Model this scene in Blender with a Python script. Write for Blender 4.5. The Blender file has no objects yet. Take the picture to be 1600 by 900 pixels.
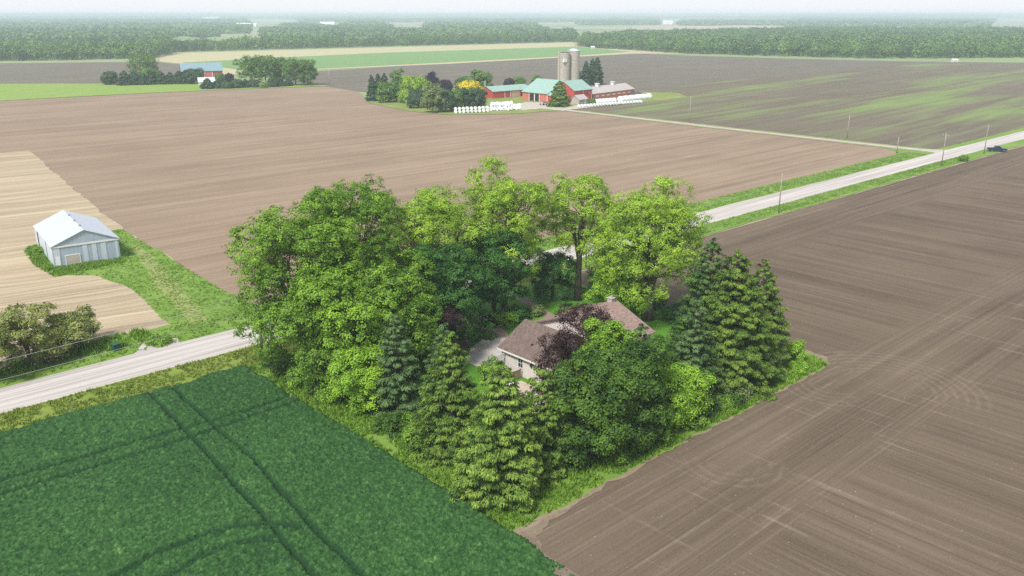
import bpy, math, random
import numpy as np
from math import radians as R, sin, cos, pi

C = bpy.context.scene.collection
SC = bpy.context.scene

# ------------------------------------------------------------------ camera, sky, sun, exposure
# World frame: X runs along the gravel road, Y across it, metres. The drone hovers 43 m up.
F, H = 1340.0, 43.0
PITCH = math.atan(428 / F)
CX, CY, YAW = -44.96, -48.72, R(42.7)
cam = bpy.data.cameras.new('camera'); camo = bpy.data.objects.new('camera', cam); C.objects.link(camo)
cam.sensor_width = 36; cam.lens = F / 1600 * 36; cam.clip_start = 0.5; cam.clip_end = 60000
camo.location = (CX, CY, H); camo.rotation_euler = (pi / 2 - PITCH, 0, -YAW)
SC.camera = camo

SUN_EL, SUN_AZ = R(52), R(198)          # azimuth of the sun as an angle from +X in the ground plane
world = bpy.data.worlds.new('World'); SC.world = world; world.use_nodes = True
nt = world.node_tree; nt.nodes.clear()
sky = nt.nodes.new('ShaderNodeTexSky'); sky.sky_type = 'NISHITA'; sky.sun_disc = False
sky.sun_elevation = SUN_EL; sky.sun_rotation = pi / 2 - SUN_AZ
sky.air_density = 1.0; sky.dust_density = 3.0; sky.ozone_density = 1.0; sky.altitude = 300
hs = nt.nodes.new('ShaderNodeHueSaturation'); hs.inputs['Saturation'].default_value = 0.35
bg = nt.nodes.new('ShaderNodeBackground'); bg.inputs['Strength'].default_value = 0.10
wo = nt.nodes.new('ShaderNodeOutputWorld')
veil = nt.nodes.new('ShaderNodeMix'); veil.data_type = 'RGBA'; veil.inputs[0].default_value = 0.8     # thin bright overcast over the blue
tc = nt.nodes.new('ShaderNodeTexCoord'); sx = nt.nodes.new('ShaderNodeSeparateXYZ'); nt.links.new(tc.outputs['Generated'], sx.inputs[0])
mr = nt.nodes.new('ShaderNodeMapRange'); nt.links.new(sx.outputs[2], mr.inputs[0]); mr.inputs[1].default_value = 0.0; mr.inputs[2].default_value = 0.35
hz_ = nt.nodes.new('ShaderNodeMix'); hz_.data_type = 'RGBA'; nt.links.new(mr.outputs[0], hz_.inputs[0])      # bright hazy horizon, duller zenith
hz_.inputs[6].default_value = (6.7, 6.95, 7.15, 1); hz_.inputs[7].default_value = (3.6, 4.0, 4.5, 1)
nt.links.new(hz_.outputs[2], veil.inputs[7])
nt.links.new(sky.outputs[0], hs.inputs['Color']); nt.links.new(hs.outputs[0], veil.inputs[6]); nt.links.new(veil.outputs[2], bg.inputs['Color']); nt.links.new(bg.outputs[0], wo.inputs['Surface'])
sl = bpy.data.lights.new('sun', 'SUN'); sl.energy = 2.7; sl.angle = R(12); sl.color = (1, 0.96, 0.9)
so = bpy.data.objects.new('sun', sl); C.objects.link(so); so.location = (-60, -60, 120)
so.rotation_euler = (pi / 2 - SUN_EL, 0, SUN_AZ + pi / 2)
SC.view_settings.view_transform = 'Standard'; SC.view_settings.look = 'None'
SC.view_settings.gamma = 1; SC.view_settings.use_curve_mapping = False
SC.view_settings.exposure = 0.74
SC.cycles.volume_bounces = 2; SC.cycles.use_denoising = False
SC.cycles.max_bounces = 8; SC.cycles.diffuse_bounces = 3; SC.cycles.transmission_bounces = 4; SC.cycles.transparent_max_bounces = 8
HAZE_DENSITY = 0.00023

# ------------------------------------------------------------------ ground geometry helpers
def at(x, y, z=0.0):
    """ground point (metres) seen at that place of the photograph: surveying helper"""
    a = (x - 800) / F; b = (450 - y) / F
    dx, dy, dz = a, cos(PITCH) + b * sin(PITCH), -sin(PITCH) + b * cos(PITCH)
    t = (z - H) / dz
    X, Y = dx * t, dy * t
    return (CX + X * cos(YAW) + Y * sin(YAW), CY - X * sin(YAW) + Y * cos(YAW))
def view(X, Y, Z):
    X -= CX; Y -= CY
    x = X * cos(YAW) - Y * sin(YAW); y = X * sin(YAW) + Y * cos(YAW); z = Z - H
    w = y * cos(PITCH) - z * sin(PITCH)
    return 800 + F * x / w, 450 - F * (y * sin(PITCH) + z * cos(PITCH)) / w
def height_to(X, Y, ytop):
    lo, hi = 0, 70
    for _ in range(40):
        m = (lo + hi) / 2
        if view(X, Y, m)[1] > ytop: lo = m
        else: hi = m
    return lo
def mpp(X, Y):
    return math.hypot(math.hypot(X - CX, Y - CY), 32) / F

# ------------------------------------------------------------------ object helpers
def tag(o, label=None, cat=None, group=None, kind=None):
    if label: o['label'] = label
    if cat: o['category'] = cat
    if group: o['group'] = group
    if kind: o['kind'] = kind
    return o
def thing(name, label, cat, loc=(0, 0, 0), rz=0, group=None):
    o = bpy.data.objects.new(name, None); C.objects.link(o)
    o.empty_display_size = 0.5
    o.location = loc; o.rotation_euler = (0, 0, rz)
    return tag(o, label, cat, group)
def mesh_obj(name, V, Fc, mat, parent=None, tint=None, smooth=False):
    """V (n,3) array, Fc (m,k) array or list of lists"""
    me = bpy.data.meshes.new(name)
    if isinstance(Fc, np.ndarray):
        V = np.asarray(V, np.float32); m, k = Fc.shape
        me.vertices.add(len(V)); me.vertices.foreach_set('co', V.ravel())
        me.loops.add(m * k); me.loops.foreach_set('vertex_index', Fc.astype(np.int32).ravel())
        me.polygons.add(m); me.polygons.foreach_set('loop_start', np.arange(0, m * k, k, dtype=np.int32))
        me.update(calc_edges=True)
    else:
        me.from_pydata([tuple(v) for v in V], [], Fc)
    if tint is not None:
        at_ = me.attributes.new('tint', 'FLOAT', 'POINT'); at_.data.foreach_set('value', np.asarray(tint, np.float32))
    if smooth: me.polygons.foreach_set('use_smooth', np.ones(len(me.polygons), bool))
    me.materials.append(mat)
    o = bpy.data.objects.new(name, me); C.objects.link(o)
    if parent: o.parent = parent
    return o
class MB:
    """collects boxes, prisms, tubes into one mesh"""
    def __init__(s): s.v = []; s.f = []
    def add(s, vs, fs):
        n = len(s.v); s.v += [tuple(map(float, v)) for v in vs]; s.f += [[i + n for i in f] for f in fs]; return s
    def box(s, x0, x1, y0, y1, z0, z1):
        return s.add([(x0, y0, z0), (x1, y0, z0), (x1, y1, z0), (x0, y1, z0), (x0, y0, z1), (x1, y0, z1), (x1, y1, z1), (x0, y1, z1)],
                     [[0, 3, 2, 1], [4, 5, 6, 7], [0, 1, 5, 4], [1, 2, 6, 5], [2, 3, 7, 6], [3, 0, 4, 7]])
    def prism(s, poly, z0, z1):
        n = len(poly)
        return s.add([(x, y, z0) for x, y in poly] + [(x, y, z1) for x, y in poly],
                     [list(range(n))[::-1], list(range(n, 2 * n))] + [[i, (i + 1) % n, n + (i + 1) % n, n + i] for i in range(n)])
    def extrude(s, poly, y0, y1):   # polygon in x,z pushed along y
        n = len(poly)
        return s.add([(x, y0, z) for x, z in poly] + [(x, y1, z) for x, z in poly],
                     [list(range(n)), list(range(n, 2 * n))[::-1]] + [[(i + 1) % n, i, n + i, n + (i + 1) % n] for i in range(n)])
    def tube(s, pts, rad, n=8, caps=True):
        pts = [np.array(p, float) for p in pts]; k = len(pts)
        if not hasattr(rad, '__len__'): rad = [rad] * k
        vs = []
        for i, p in enumerate(pts):
            d = pts[min(i + 1, k - 1)] - pts[max(i - 1, 0)]; d /= np.linalg.norm(d) + 1e-9
            a = np.cross(d, (0, 0, 1) if abs(d[2]) < .9 else (1, 0, 0)); a /= np.linalg.norm(a); b = np.cross(d, a)
            vs += [p + rad[i] * (a * cos(2 * pi * j / n) + b * sin(2 * pi * j / n)) for j in range(n)]
        fs = [[i * n + j, i * n + (j + 1) % n, (i + 1) * n + (j + 1) % n, (i + 1) * n + j] for i in range(k - 1) for j in range(n)]
        if caps: fs += [list(range(n))[::-1], [(k - 1) * n + j for j in range(n)]]
        return s.add(vs, fs)
    def each(s, name, mat, parent=None):
        """every 8-vertex box of the collection becomes a part of its own"""
        for k in range(len(s.v) // 8):
            mesh_obj(name, s.v[k * 8:k * 8 + 8], [[i - k * 8 for i in f] for f in s.f[k * 6:k * 6 + 6]], mat, parent)
    def build(s, name, mat, parent=None, smooth=False):
        return mesh_obj(name, s.v, s.f, mat, parent, smooth=smooth)

# ------------------------------------------------------------------ material helpers
class NT:
    def __init__(s, name):
        s.m = bpy.data.materials.new(name); s.m.use_nodes = True; s.t = s.m.node_tree; s.t.nodes.clear()
        s.out = s.t.nodes.new('ShaderNodeOutputMaterial')
    def n(s, typ, **kw):
        nd = s.t.nodes.new(typ)
        for k, v in kw.items():
            if k.startswith('i_'): s.set(nd.inputs[int(k[2:]) if k[2:].isdigit() else k[2:].replace('_', ' ')], v)
            else: setattr(nd, k, v)
        return nd
    def set(s, sock, v):
        if isinstance(v, bpy.types.NodeSocket): s.t.links.new(v, sock)
        else:
            if isinstance(v, tuple) and len(v) == 3 and sock.type == 'RGBA': v = v + (1,)
            sock.default_value = v
    def math(s, op, a, b=None, c=None, clamp=False):
        nd = s.n('ShaderNodeMath', operation=op, use_clamp=clamp); s.set(nd.inputs[0], a)
        if b is not None: s.set(nd.inputs[1], b)
        if c is not None: s.set(nd.inputs[2], c)
        return nd.outputs[0]
    def mix(s, f, a, b, mode='MIX'):
        nd = s.n('ShaderNodeMix', data_type='RGBA', blend_type=mode); s.set(nd.inputs[0], f); s.set(nd.inputs[6], a); s.set(nd.inputs[7], b)
        return nd.outputs[2]
    def coords(s, kind='Object'):
        return s.n('ShaderNodeTexCoord').outputs[kind]
    def mapped(s, vec, scale=(1, 1, 1), rot=0, loc=(0, 0, 0)):
        a = s.n('ShaderNodeMapping'); s.set(a.inputs[0], vec); a.inputs['Rotation'].default_value = (0, 0, rot)
        b = s.n('ShaderNodeMapping'); s.set(b.inputs[0], a.outputs[0]); b.inputs['Scale'].default_value = scale; b.inputs['Location'].default_value = loc
        return b.outputs[0]
    def noise(s, vec, scale=1, detail=3, rough=.55, dist=0):
        nd = s.n('ShaderNodeTexNoise'); s.set(nd.inputs['Vector'], vec); nd.inputs['Scale'].default_value = scale
        nd.inputs['Detail'].default_value = detail; nd.inputs['Roughness'].default_value = rough; nd.inputs['Distortion'].default_value = dist
        return nd.outputs[0]
    def ramp(s, f, lo, hi):
        nd = s.n('ShaderNodeMapRange', clamp=True); s.set(nd.inputs[0], f); nd.inputs[1].default_value = lo; nd.inputs[2].default_value = hi
        return nd.outputs[0]
    def finish(s, col, rough=.85, bump=None, bstr=.3, bdist=.1, metallic=0, spec=.3, **kw):
        p = s.n('ShaderNodeBsdfPrincipled'); s.set(p.inputs['Base Color'], col); s.set(p.inputs['Roughness'], rough)
        p.inputs['Metallic'].default_value = metallic; p.inputs['Specular IOR Level'].default_value = spec
        if bump is not None:
            b = s.n('ShaderNodeBump'); b.inputs['Strength'].default_value = bstr; b.inputs['Distance'].default_value = bdist
            s.set(b.inputs['Height'], bump); s.t.links.new(b.outputs[0], p.inputs['Normal'])
        s.t.links.new(p.outputs[0], s.out.inputs[0]); return s.m

def plain(name, c, rough=.7, var=.12, scale=3., metallic=0, spec=.3, stretch=(1, 1, 1), bstr=.1):
    n = NT(name); co = n.mapped(n.coords(), stretch)
    f = n.noise(co, scale, 5, .65)
    k = n.noise(co, scale * .17, 3, .6)
    f2 = n.math('MULTIPLY_ADD', k, .6, n.math('MULTIPLY', f, .6))
    col = n.mix(n.ramp(f2, .35, .85), tuple(max(0, x * (1 - var)) for x in c), tuple(min(1, x * (1 + var)) for x in c))
    return n.finish(col, rough, f, bstr, .02, metallic, spec)

def leafmat(name, dark, light, trans=.3, extra=.15):
    trans *= .7
    n = NT(name)
    a = n.n('ShaderNodeAttribute', attribute_name='tint').outputs['Fac']
    col = n.mix(a, dark, light)
    big = n.noise(n.coords(), .35, 2, .5)
    col = n.mix(n.math('MULTIPLY', n.ramp(big, .35, .7), extra), col, tuple(min(1, x * y) for x, y in zip(light, (1.25, 1.1, .6))))
    d = n.n('ShaderNodeBsdfPrincipled'); n.set(d.inputs['Base Color'], col); d.inputs['Roughness'].default_value = .6; d.inputs['Specular IOR Level'].default_value = .25
    t = n.n('ShaderNodeBsdfTranslucent'); n.set(t.inputs[0], n.mix(1.0, col, (1.0, 1.0, .5), 'MULTIPLY'))
    m = n.n('ShaderNodeMixShader'); m.inputs[0].default_value = trans
    n.t.links.new(d.outputs[0], m.inputs[1]); n.t.links.new(t.outputs[0], m.inputs[2]); n.t.links.new(m.outputs[0], n.out.inputs[0])
    return n.m

def soil(name, c1, c2, rot=0, clod=5., streak=1.0, patch=None, pale=None, fine=1.6, bs=.5):
    """plowed ground; furrow streaks run along local X after rot"""
    n = NT(name); co = n.coords()
    r = n.mapped(co, (1, 1, 1), rot)
    f1 = n.noise(n.mapped(r, (.012, fine, 1)), 1, 4, .6)
    f2 = n.noise(n.mapped(r, (.006, .16, 1)), 1, 3, .55)
    f3 = n.noise(n.mapped(r, (.02, .45, 1), 0, (7, 3, 0)), 1, 3, .6)
    g = n.noise(co, clod, 4, .75)
    gg = n.noise(co, .03, 3, .5)
    s = n.math('ADD', n.math('MULTIPLY', f1, .3 * streak), n.math('MULTIPLY', f2, .3 * streak))
    s = n.math('ADD', s, n.math('MULTIPLY', f3, .25 * streak))
    s = n.math('ADD', s, n.math('MULTIPLY', g, .45)); s = n.math('ADD', s, n.math('MULTIPLY', gg, .2))
    tot = .5 * (.85 * streak + .65)
    col = n.mix(n.ramp(s, tot - .15, tot + .15), c1, c2)
    if pale is not None:
        q = n.ramp(n.noise(n.mapped(r, (.03, 2.2, 1), 0, (3, 9, 0)), 1, 2, .5), .62, .7)
        q = n.math('MULTIPLY', q, n.ramp(n.noise(co, .08, 2, .5), .45, .62))
        col = n.mix(n.math('MULTIPLY', q, .55), col, pale)
    if patch is not None:
        pc, lo, hi = patch
        q = n.noise(n.mapped(r, (.004, .02, 1), 0, (1, 5, 0)), 1, 4, .6)
        q = n.math('ADD', n.math('MULTIPLY', q, .75), n.math('MULTIPLY', f2, .25))
        col = n.mix(n.math('MULTIPLY', n.ramp(q, lo, hi), .8), col, pc)
    return n.finish(col, .95, n.math('ADD', g, n.math('MULTIPLY', f1, .5)), bs, .12, spec=.1)

# ------------------------------------------------------------------ numpy noise
def vnoise(x, y, scale, seed=0):
    g = np.random.default_rng(seed).random((256, 256)); x = np.asarray(x) / scale + 1000; y = np.asarray(y) / scale + 1000
    i = np.floor(x).astype(int); j = np.floor(y).astype(int); fx = x - i; fy = y - j
    fx = fx * fx * (3 - 2 * fx); fy = fy * fy * (3 - 2 * fy); i %= 256; j %= 256; a = (i + 1) % 256; b = (j + 1) % 256
    return (g[i, j] * (1 - fx) + g[a, j] * fx) * (1 - fy) + (g[i, b] * (1 - fx) + g[a, b] * fx) * fy
def in_poly(x, y, poly):
    ins = np.zeros(x.shape, bool); n = len(poly)
    for i in range(n):
        x0, y0 = poly[i]; x1, y1 = poly[(i + 1) % n]
        if y0 == y1: continue
        c = ((y0 > y) != (y1 > y)) & (x < (x1 - x0) * (y - y0) / (y1 - y0) + x0); ins ^= c
    return ins
def seg_dist(x, y, pts):
    d = np.full(x.shape, 1e9)
    for (x0, y0), (x1, y1) in zip(pts[:-1], pts[1:]):
        vx, vy = x1 - x0, y1 - y0; t = np.clip(((x - x0) * vx + (y - y0) * vy) / (vx * vx + vy * vy), 0, 1)
        d = np.minimum(d, np.hypot(x - x0 - t * vx, y - y0 - t * vy))
    return d

# ------------------------------------------------------------------ colours
M = {}
M['bark'] = plain('bark', (.13, .105, .085), .9, .35, 4, stretch=(1, 1, .2), bstr=.5)
M['conifer_bark'] = plain('conifer_bark', (.12, .09, .07), .9, .3, 4, stretch=(1, 1, .3), bstr=.4)
M['maple'] = leafmat('maple_leaf', (.050, .135, .012), (.285, .49, .045))
M['maple_light'] = leafmat('light_maple_leaf', (.125, .26, .020), (.45, .65, .07), .35)
M['maple_dark'] = leafmat('dark_maple_leaf', (.018, .066, .012), (.085, .235, .040), .22)
M['mid_maple'] = leafmat('mid_maple_leaf', (.018, .06, .010), (.12, .235, .025), .25)
M['lime'] = leafmat('lime_leaf', (.12, .28, .02), (.39, .62, .06), .35)
M['purple'] = leafmat('purple_leaf', (.018, .009, .011), (.070, .035, .032), .2, .05)
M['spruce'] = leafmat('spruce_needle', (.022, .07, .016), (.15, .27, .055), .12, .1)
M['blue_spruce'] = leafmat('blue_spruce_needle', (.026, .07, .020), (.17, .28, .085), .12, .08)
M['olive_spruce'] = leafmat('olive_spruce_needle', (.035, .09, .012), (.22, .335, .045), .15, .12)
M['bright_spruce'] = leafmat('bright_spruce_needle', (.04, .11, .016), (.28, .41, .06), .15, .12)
M['pine'] = leafmat('pine_needle', (.11, .15, .035), (.38, .42, .11), .12, .1)
M['dead_twig'] = leafmat('dead_twig', (.14, .11, .085), (.33, .27, .21), .05, 0)
M['far_green'] = leafmat('far_green_leaf', (.045, .13, .025), (.20, .35, .06), .25)
M['far_dark'] = leafmat('far_dark_leaf', (.022, .065, .028), (.09, .17, .065), .15)
M['far_purple'] = leafmat('far_purple_leaf', (.02, .015, .03), (.05, .035, .055), .1, 0)
M['far_yellow'] = leafmat('far_yellow_leaf', (.6, .48, .01), (.9, .76, .03), .3, 0)
M['far_pale'] = leafmat('far_pale_leaf', (.12, .19, .06), (.30, .38, .14), .3)
M['wood_leaf'] = leafmat('woodland_leaf', (.024, .072, .022), (.17, .30, .07), .25, .3)
M['grass_blade'] = leafmat('grass_blade', (.11, .21, .028), (.22, .35, .06), .35)
M['verge_blade'] = leafmat('verge_grass_blade', (.15, .22, .03), (.28, .36, .075), .35)
M['weed'] = leafmat('weed_leaf', (.08, .20, .02), (.26, .42, .05), .3)
M['white_paint'] = plain('white_paint', (.78, .77, .76), .6, .06)
M['white_wrap'] = plain('white_wrap', (.85, .86, .88), .35, .05, spec=.5)
M['glass'] = plain('window_glass', (.03, .035, .045), .08, .1, spec=.8)
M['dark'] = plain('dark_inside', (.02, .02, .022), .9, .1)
M['pole_wood'] = plain('weathered_pole', (.34, .30, .27), .9, .2, 5, stretch=(1, 1, .1))
M['wire'] = plain('wire', (.35, .35, .36), .5, .05)
M['yellow'] = plain('yellow_plastic', (.75, .60, .02), .5, .05)
M['rubber'] = plain('rubber', (.02, .02, .02), .8, .1)
M['chrome'] = plain('chrome', (.6, .6, .62), .25, .05, metallic=1)
M['green_box'] = plain('green_metal', (.02, .09, .05), .5, .1)

def grassmat(name, c1, c2, c3, sc=1.2):
    n = NT(name); co = n.coords()
    a = n.noise(co, sc, 5, .7); b = n.noise(co, .09, 4, .6); c = n.noise(co, 9, 3, .7)
    col = n.mix(n.ramp(n.math('ADD', n.math('MULTIPLY', a, .6), n.math('MULTIPLY', c, .4)), .35, .65), c1, c2)
    col = n.mix(n.math('MULTIPLY', n.ramp(b, .45, .7), .7), col, c3)
    return n.finish(col, .9, n.math('ADD', a, c), .5, .15, spec=.15)
M['lawn'] = grassmat('lawn_grass', (.06, .17, .016), (.10, .25, .025), (.13, .29, .03))
M['grass'] = grassmat('rough_grass', (.11, .21, .028), (.19, .31, .055), (.24, .33, .08))
M['verge'] = grassmat('verge_grass', (.15, .21, .035), (.23, .30, .055), (.27, .31, .09))
M['pasture'] = grassmat('pasture_grass', (.17, .28, .05), (.25, .36, .07), (.28, .34, .10), .3)
M['green_field'] = grassmat('green_field', (.14, .26, .09), (.18, .31, .11), (.21, .31, .12), .2)
M['cream_field'] = grassmat('cream_field', (.42, .38, .22), (.50, .45, .28), (.40, .38, .22), .2)

M['tan_soil'] = soil('tan_soil', (.195, .140, .098), (.36, .268, .192), 0, 4, 1.0, pale=(.55, .42, .32))
M['brown_soil'] = soil('brown_soil', (.155, .115, .088), (.235, .18, .145), 0, 5)
M['grey_soil'] = soil('grey_soil', (.125, .108, .083), (.19, .168, .132), 0, 2.5, patch=((.24, .24, .13), .62, .8))
M['green_tinged_soil'] = soil('green_tinged_soil', (.125, .105, .075), (.19, .16, .115), R(-4), 2.5, patch=((.21, .31, .085), +.50, .64))

def headland_soil():
    """near field: rows along Y, headlands beside the hedge and the road run along X, tyre arcs where the planter turned"""
    n = NT('headland_soil'); co = n.coords()
    xyz = n.n('ShaderNodeSeparateXYZ'); n.set(xyz.inputs[0], co); X, Y = xyz.outputs[0], xyz.outputs[1]
    def streaks(vec, k):
        a = n.noise(n.mapped(vec, (.02, 3.2, 1), 0, (k, 0, 0)), 1, 3, .6)
        b = n.noise(n.mapped(vec, (.012, .5, 1), 0, (0, k, 0)), 1, 3, .6)
        c = n.noise(n.mapped(vec, (.008, .12, 1), 0, (k, k, 0)), 1, 2, .5)
        pale = n.ramp(n.noise(n.mapped(vec, (.025, 1.5, 1), 0, (k, 4, 0)), 1, 2, .4), .60, .68)
        s = n.math('ADD', n.math('MULTIPLY', a, .42), n.math('MULTIPLY', b, .32)); s = n.math('ADD', s, n.math('MULTIPLY', c, .26))
        return s, pale
    su, pu = streaks(co, 0); sv, pv = streaks(n.mapped(co, (1, 1, 1), R(90)), 13)
    wob = n.math('MULTIPLY', n.noise(co, .15, 2, .5), 3)
    m1 = n.ramp(n.math('ADD', Y, wob), -16.5, -14.5)          # hedge headland
    far = n.ramp(X, 56, 60)
    m2 = n.ramp(n.math('ADD', Y, wob), 33, 36)                # road headland
    m1 = n.math('MULTIPLY', m1, n.math('SUBTRACT', 1, n.math('MULTIPLY', far, n.ramp(Y, -3, 0))))
    mask = n.math('MAXIMUM', m1, m2)
    def mixf(f, a, b): return n.math('ADD', n.math('MULTIPLY', a, n.math('SUBTRACT', 1, f)), n.math('MULTIPLY', b, f))
    s = mixf(mask, sv, su); pale = mixf(mask, pv, pu)
    g = n.noise(co, 7, 4, .8); gg = n.noise(co, .05, 3, .5)
    def rings(cx, cy, r0, r1, freq, ang0=None):
        dx = n.math('SUBTRACT', X, cx); dy = n.math('SUBTRACT', Y, cy)
        d = n.math('SQRT', n.math('ADD', n.math('MULTIPLY', dx, dx), n.math('MULTIPLY', dy, dy)))
        w = n.math('SINE', n.math('MULTIPLY', d, freq))
        w = n.math('POWER', n.math('MULTIPLY_ADD', w, .5, .5), 2.0)
        e = n.math('MULTIPLY', n.ramp(d, r0, r0 + .6), n.math('SUBTRACT', 1, n.ramp(d, r1 - .6, r1)))
        return n.math('MULTIPLY', w, e), dx, dy
    a1, dx, dy = rings(ARC1[0], ARC1[1], 4.5, 12.5, 5.6)
    side = n.ramp(n.math('ADD', dx, n.math('MULTIPLY', dy, .3)), -2.5, 2)
    a1 = n.math('MULTIPLY', a1, side)
    a2, dx, dy = rings(ARC2[0], ARC2[1], 2.2, 5.5, 5.6)
    a2 = n.math('MULTIPLY', a2, n.math('SUBTRACT', 1, n.ramp(n.math('ADD', dx, dy), -1.5, 1.5)))
    a3, dx, dy = rings(ARC3[0], ARC3[1], 2.0, 7.0, 5.6)
    a3 = n.math('MULTIPLY', a3, n.math('SUBTRACT', 1, n.ramp(n.math('SUBTRACT', dx, dy), -2.5, 3.5)))
    arcs = n.math('MULTIPLY', n.math('MAXIMUM', a3, n.math('MAXIMUM', a1, a2)), n.ramp(n.noise(co, .9, 3, .6), .3, .6))
    v = n.math('ADD', n.math('MULTIPLY', s, .62), n.math('MULTIPLY', g, .28)); v = n.math('ADD', v, n.math('MULTIPLY', gg, .14))
    col = n.mix(n.ramp(v, .40, .64), (.082, .059, .041), (.200, .152, .110))
    patch = n.ramp(n.noise(co, .22, 3, .6), .42, .62)
    near = n.ramp(n.math('ADD', Y, wob), -22, -16)
    cross = n.math('MULTIPLY', n.math('MULTIPLY', pv, n.math('MULTIPLY', m1, patch)), .5)
    lines = n.math('ADD', n.math('MULTIPLY', pale, n.math('MULTIPLY_ADD', patch, .35, .12)), cross)
    lines = n.math('MAXIMUM', lines, n.math('MULTIPLY', arcs, .4), clamp=True)
    col = n.mix(n.math('MULTIPLY', lines, .5), col, (.36, .29, .23))
    st = n.ramp(n.noise(co, 4.5, 1, .2), .80, .815)            # pale stones and straw
    col = n.mix(n.math('MULTIPLY', st, .7), col, (.55, .48, .40))
    return n.finish(col, .95, n.math('ADD', n.math('MULTIPLY', s, 1.3), g), .5, .1, spec=.1)
ARC1 = at(1378, 606); ARC2 = at(1145, 722); ARC3 = at(1300, 602)
M['headland_soil'] = headland_soil()

def stubble():
    n = NT('stubble'); co = n.coords()
    r = n.mapped(co, (1, 1, 1), R(8)); bend = n.noise(co, .02, 2, .5, 0)
    w = n.n('ShaderNodeVectorMath', operation='ADD'); n.set(w.inputs[0], r); n.set(w.inputs[1], n.mapped(n.n('ShaderNodeCombineXYZ', i_1=n.math('MULTIPLY', bend, 12)).outputs[0]))
    f1 = n.noise(n.mapped(w.outputs[0], (.025, 1.3, 1)), 1, 3, .6); f2 = n.noise(n.mapped(w.outputs[0], (.012, .25, 1)), 1, 3, .6)
    g = n.noise(co, 4, 4, .75)
    s = n.math('ADD', n.math('MULTIPLY', f1, .4), n.math('MULTIPLY', f2, .35)); s = n.math('ADD', s, n.math('MULTIPLY', g, .25))
    col = n.mix(n.ramp(s, .40, .60), (.28, .22, .145), (.52, .43, .295))
    col = n.mix(n.math('MULTIPLY', n.ramp(n.noise(co, .06, 3, .6), .55, .7), .5), col, (.42, .30, .21))
    return n.finish(col, .95, s, .4, .08, spec=.1)
M['stubble'] = stubble()

def gravel():
    n = NT('gravel_road'); co = n.coords()
    f = n.noise(n.mapped(co, (.03, 2.2, 1)), 1, 3, .5); g = n.noise(co, 8, 3, .8); b = n.noise(n.mapped(co, (.01, .7, 1)), 1, 2, .5)
    s = n.math('ADD', n.math('MULTIPLY', f, .5), n.math('MULTIPLY', g, .2)); s = n.math('ADD', s, n.math('MULTIPLY', b, .3))
    return n.finish(n.mix(n.ramp(s, .36, .62), (.33, .295, .275), (.60, .555, .525)), .95, g, .3, .03, spec=.1)
M['gravel'] = gravel()
M['lane_gravel'] = plain('lane_gravel', (.46, .42, .35), .95, .15, 1.5)
M['dirt'] = plain('bare_dirt', (.25, .19, .135), .95, .3, 1.5, bstr=.4)
M['path'] = plain('dirt_path', (.27, .20, .16), .95, .25, 2, bstr=.3)
M['concrete'] = plain('concrete', (.46, .42, .39), .9, .12, 1.2)

def country():
    """far farmland: rectangular fields and woods"""
    n = NT('countryside'); co = n.mapped(n.coords(), (1, 1, 1), R(0))
    v = n.n('ShaderNodeTexBrick', offset=.4, squash=1.0); n.set(v.inputs['Vector'], n.mapped(co, (1 / 420, 1 / 300, 1)))
    v.inputs['Scale'].default_value = 1; v.inputs['Mortar Size'].default_value = 0.012; v.inputs['Brick Width'].default_value = 1.6; v.inputs['Row Height'].default_value = 1
    n.set(v.inputs['Color1'], (0, 0, 0)); n.set(v.inputs['Color2'], (1, 1, 1)); n.set(v.inputs['Mortar'], (.5, .5, .5)); v.inputs['Bias'].default_value = 0
    cr = n.n('ShaderNodeValToRGB'); cr.color_ramp.interpolation = 'CONSTANT'
    cols = [(.26, .33, .15), (.38, .33, .25), (.20, .28, .11), (.46, .40, .30), (.30, .34, .18), (.36, .30, .25)]
    e = cr.color_ramp.elements; e[0].color = cols[0] + (1,); e[0].position = 0; e[1].position = .18; e[1].color = cols[1] + (1,)
    for i, c in enumerate(cols[2:]): k = e.new(.36 + i * .16); k.color = c + (1,)
    n.set(cr.inputs[0], v.outputs[0])
    f = n.noise(co, .01, 4, .6)
    col = n.mix(n.math('MULTIPLY', f, .35), cr.outputs[0], (.16, .20, .10))
    return n.finish(col, .95, spec=.05)
M['country'] = country()

# ================================================================== SETTING
def sheet(name, pts, z, mat, kind='structure'):
    o = mesh_obj(name, [(x, y, z) for x, y in pts], [list(range(len(pts)))], mat); tag(o, kind=kind)
    bm_fix(o); return o
def bm_fix(o):
    import bmesh
    bm = bmesh.new(); bm.from_mesh(o.data); bmesh.ops.triangulate(bm, faces=bm.faces[:]); bm.normal_update()
    for f in bm.faces:
        if f.normal.z < 0: f.normal_flip()
    bm.to_mesh(o.data); bm.free()
def wavy(pts, amp=.25, step=1.0, seed=0):
    """outline with a gently ragged edge"""
    r = random.Random(seed); out = []; n = len(pts); a = sum(pts[i][0] * pts[(i + 1) % n][1] - pts[(i + 1) % n][0] * pts[i][1] for i in range(n))
    step = min(step, 1.2) if amp < .6 else step; cur = 0.
    for i in range(n):
        (x0, y0), (x1, y1) = pts[i], pts[(i + 1) % n]; L = math.hypot(x1 - x0, y1 - y0) + 1e-6; k = int(min(500, max(1, L / step))); nx, ny = (y1 - y0) / L, -(x1 - x0) / L
        for j in range(k):
            t = j / k; cur = cur * .72 + r.gauss(0, amp * .6); w = cur * min(1, min(t, 1 - t) * k / 2 if k > 2 else 0)
            out.append((x0 + (x1 - x0) * t + nx * w, y0 + (y1 - y0) * t + ny * w))
    return out

g_ = 19000
sheet('ground', [(-g_, -g_), (g_, -g_), (g_, g_), (-g_, g_)], 0, M['country'])
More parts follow.
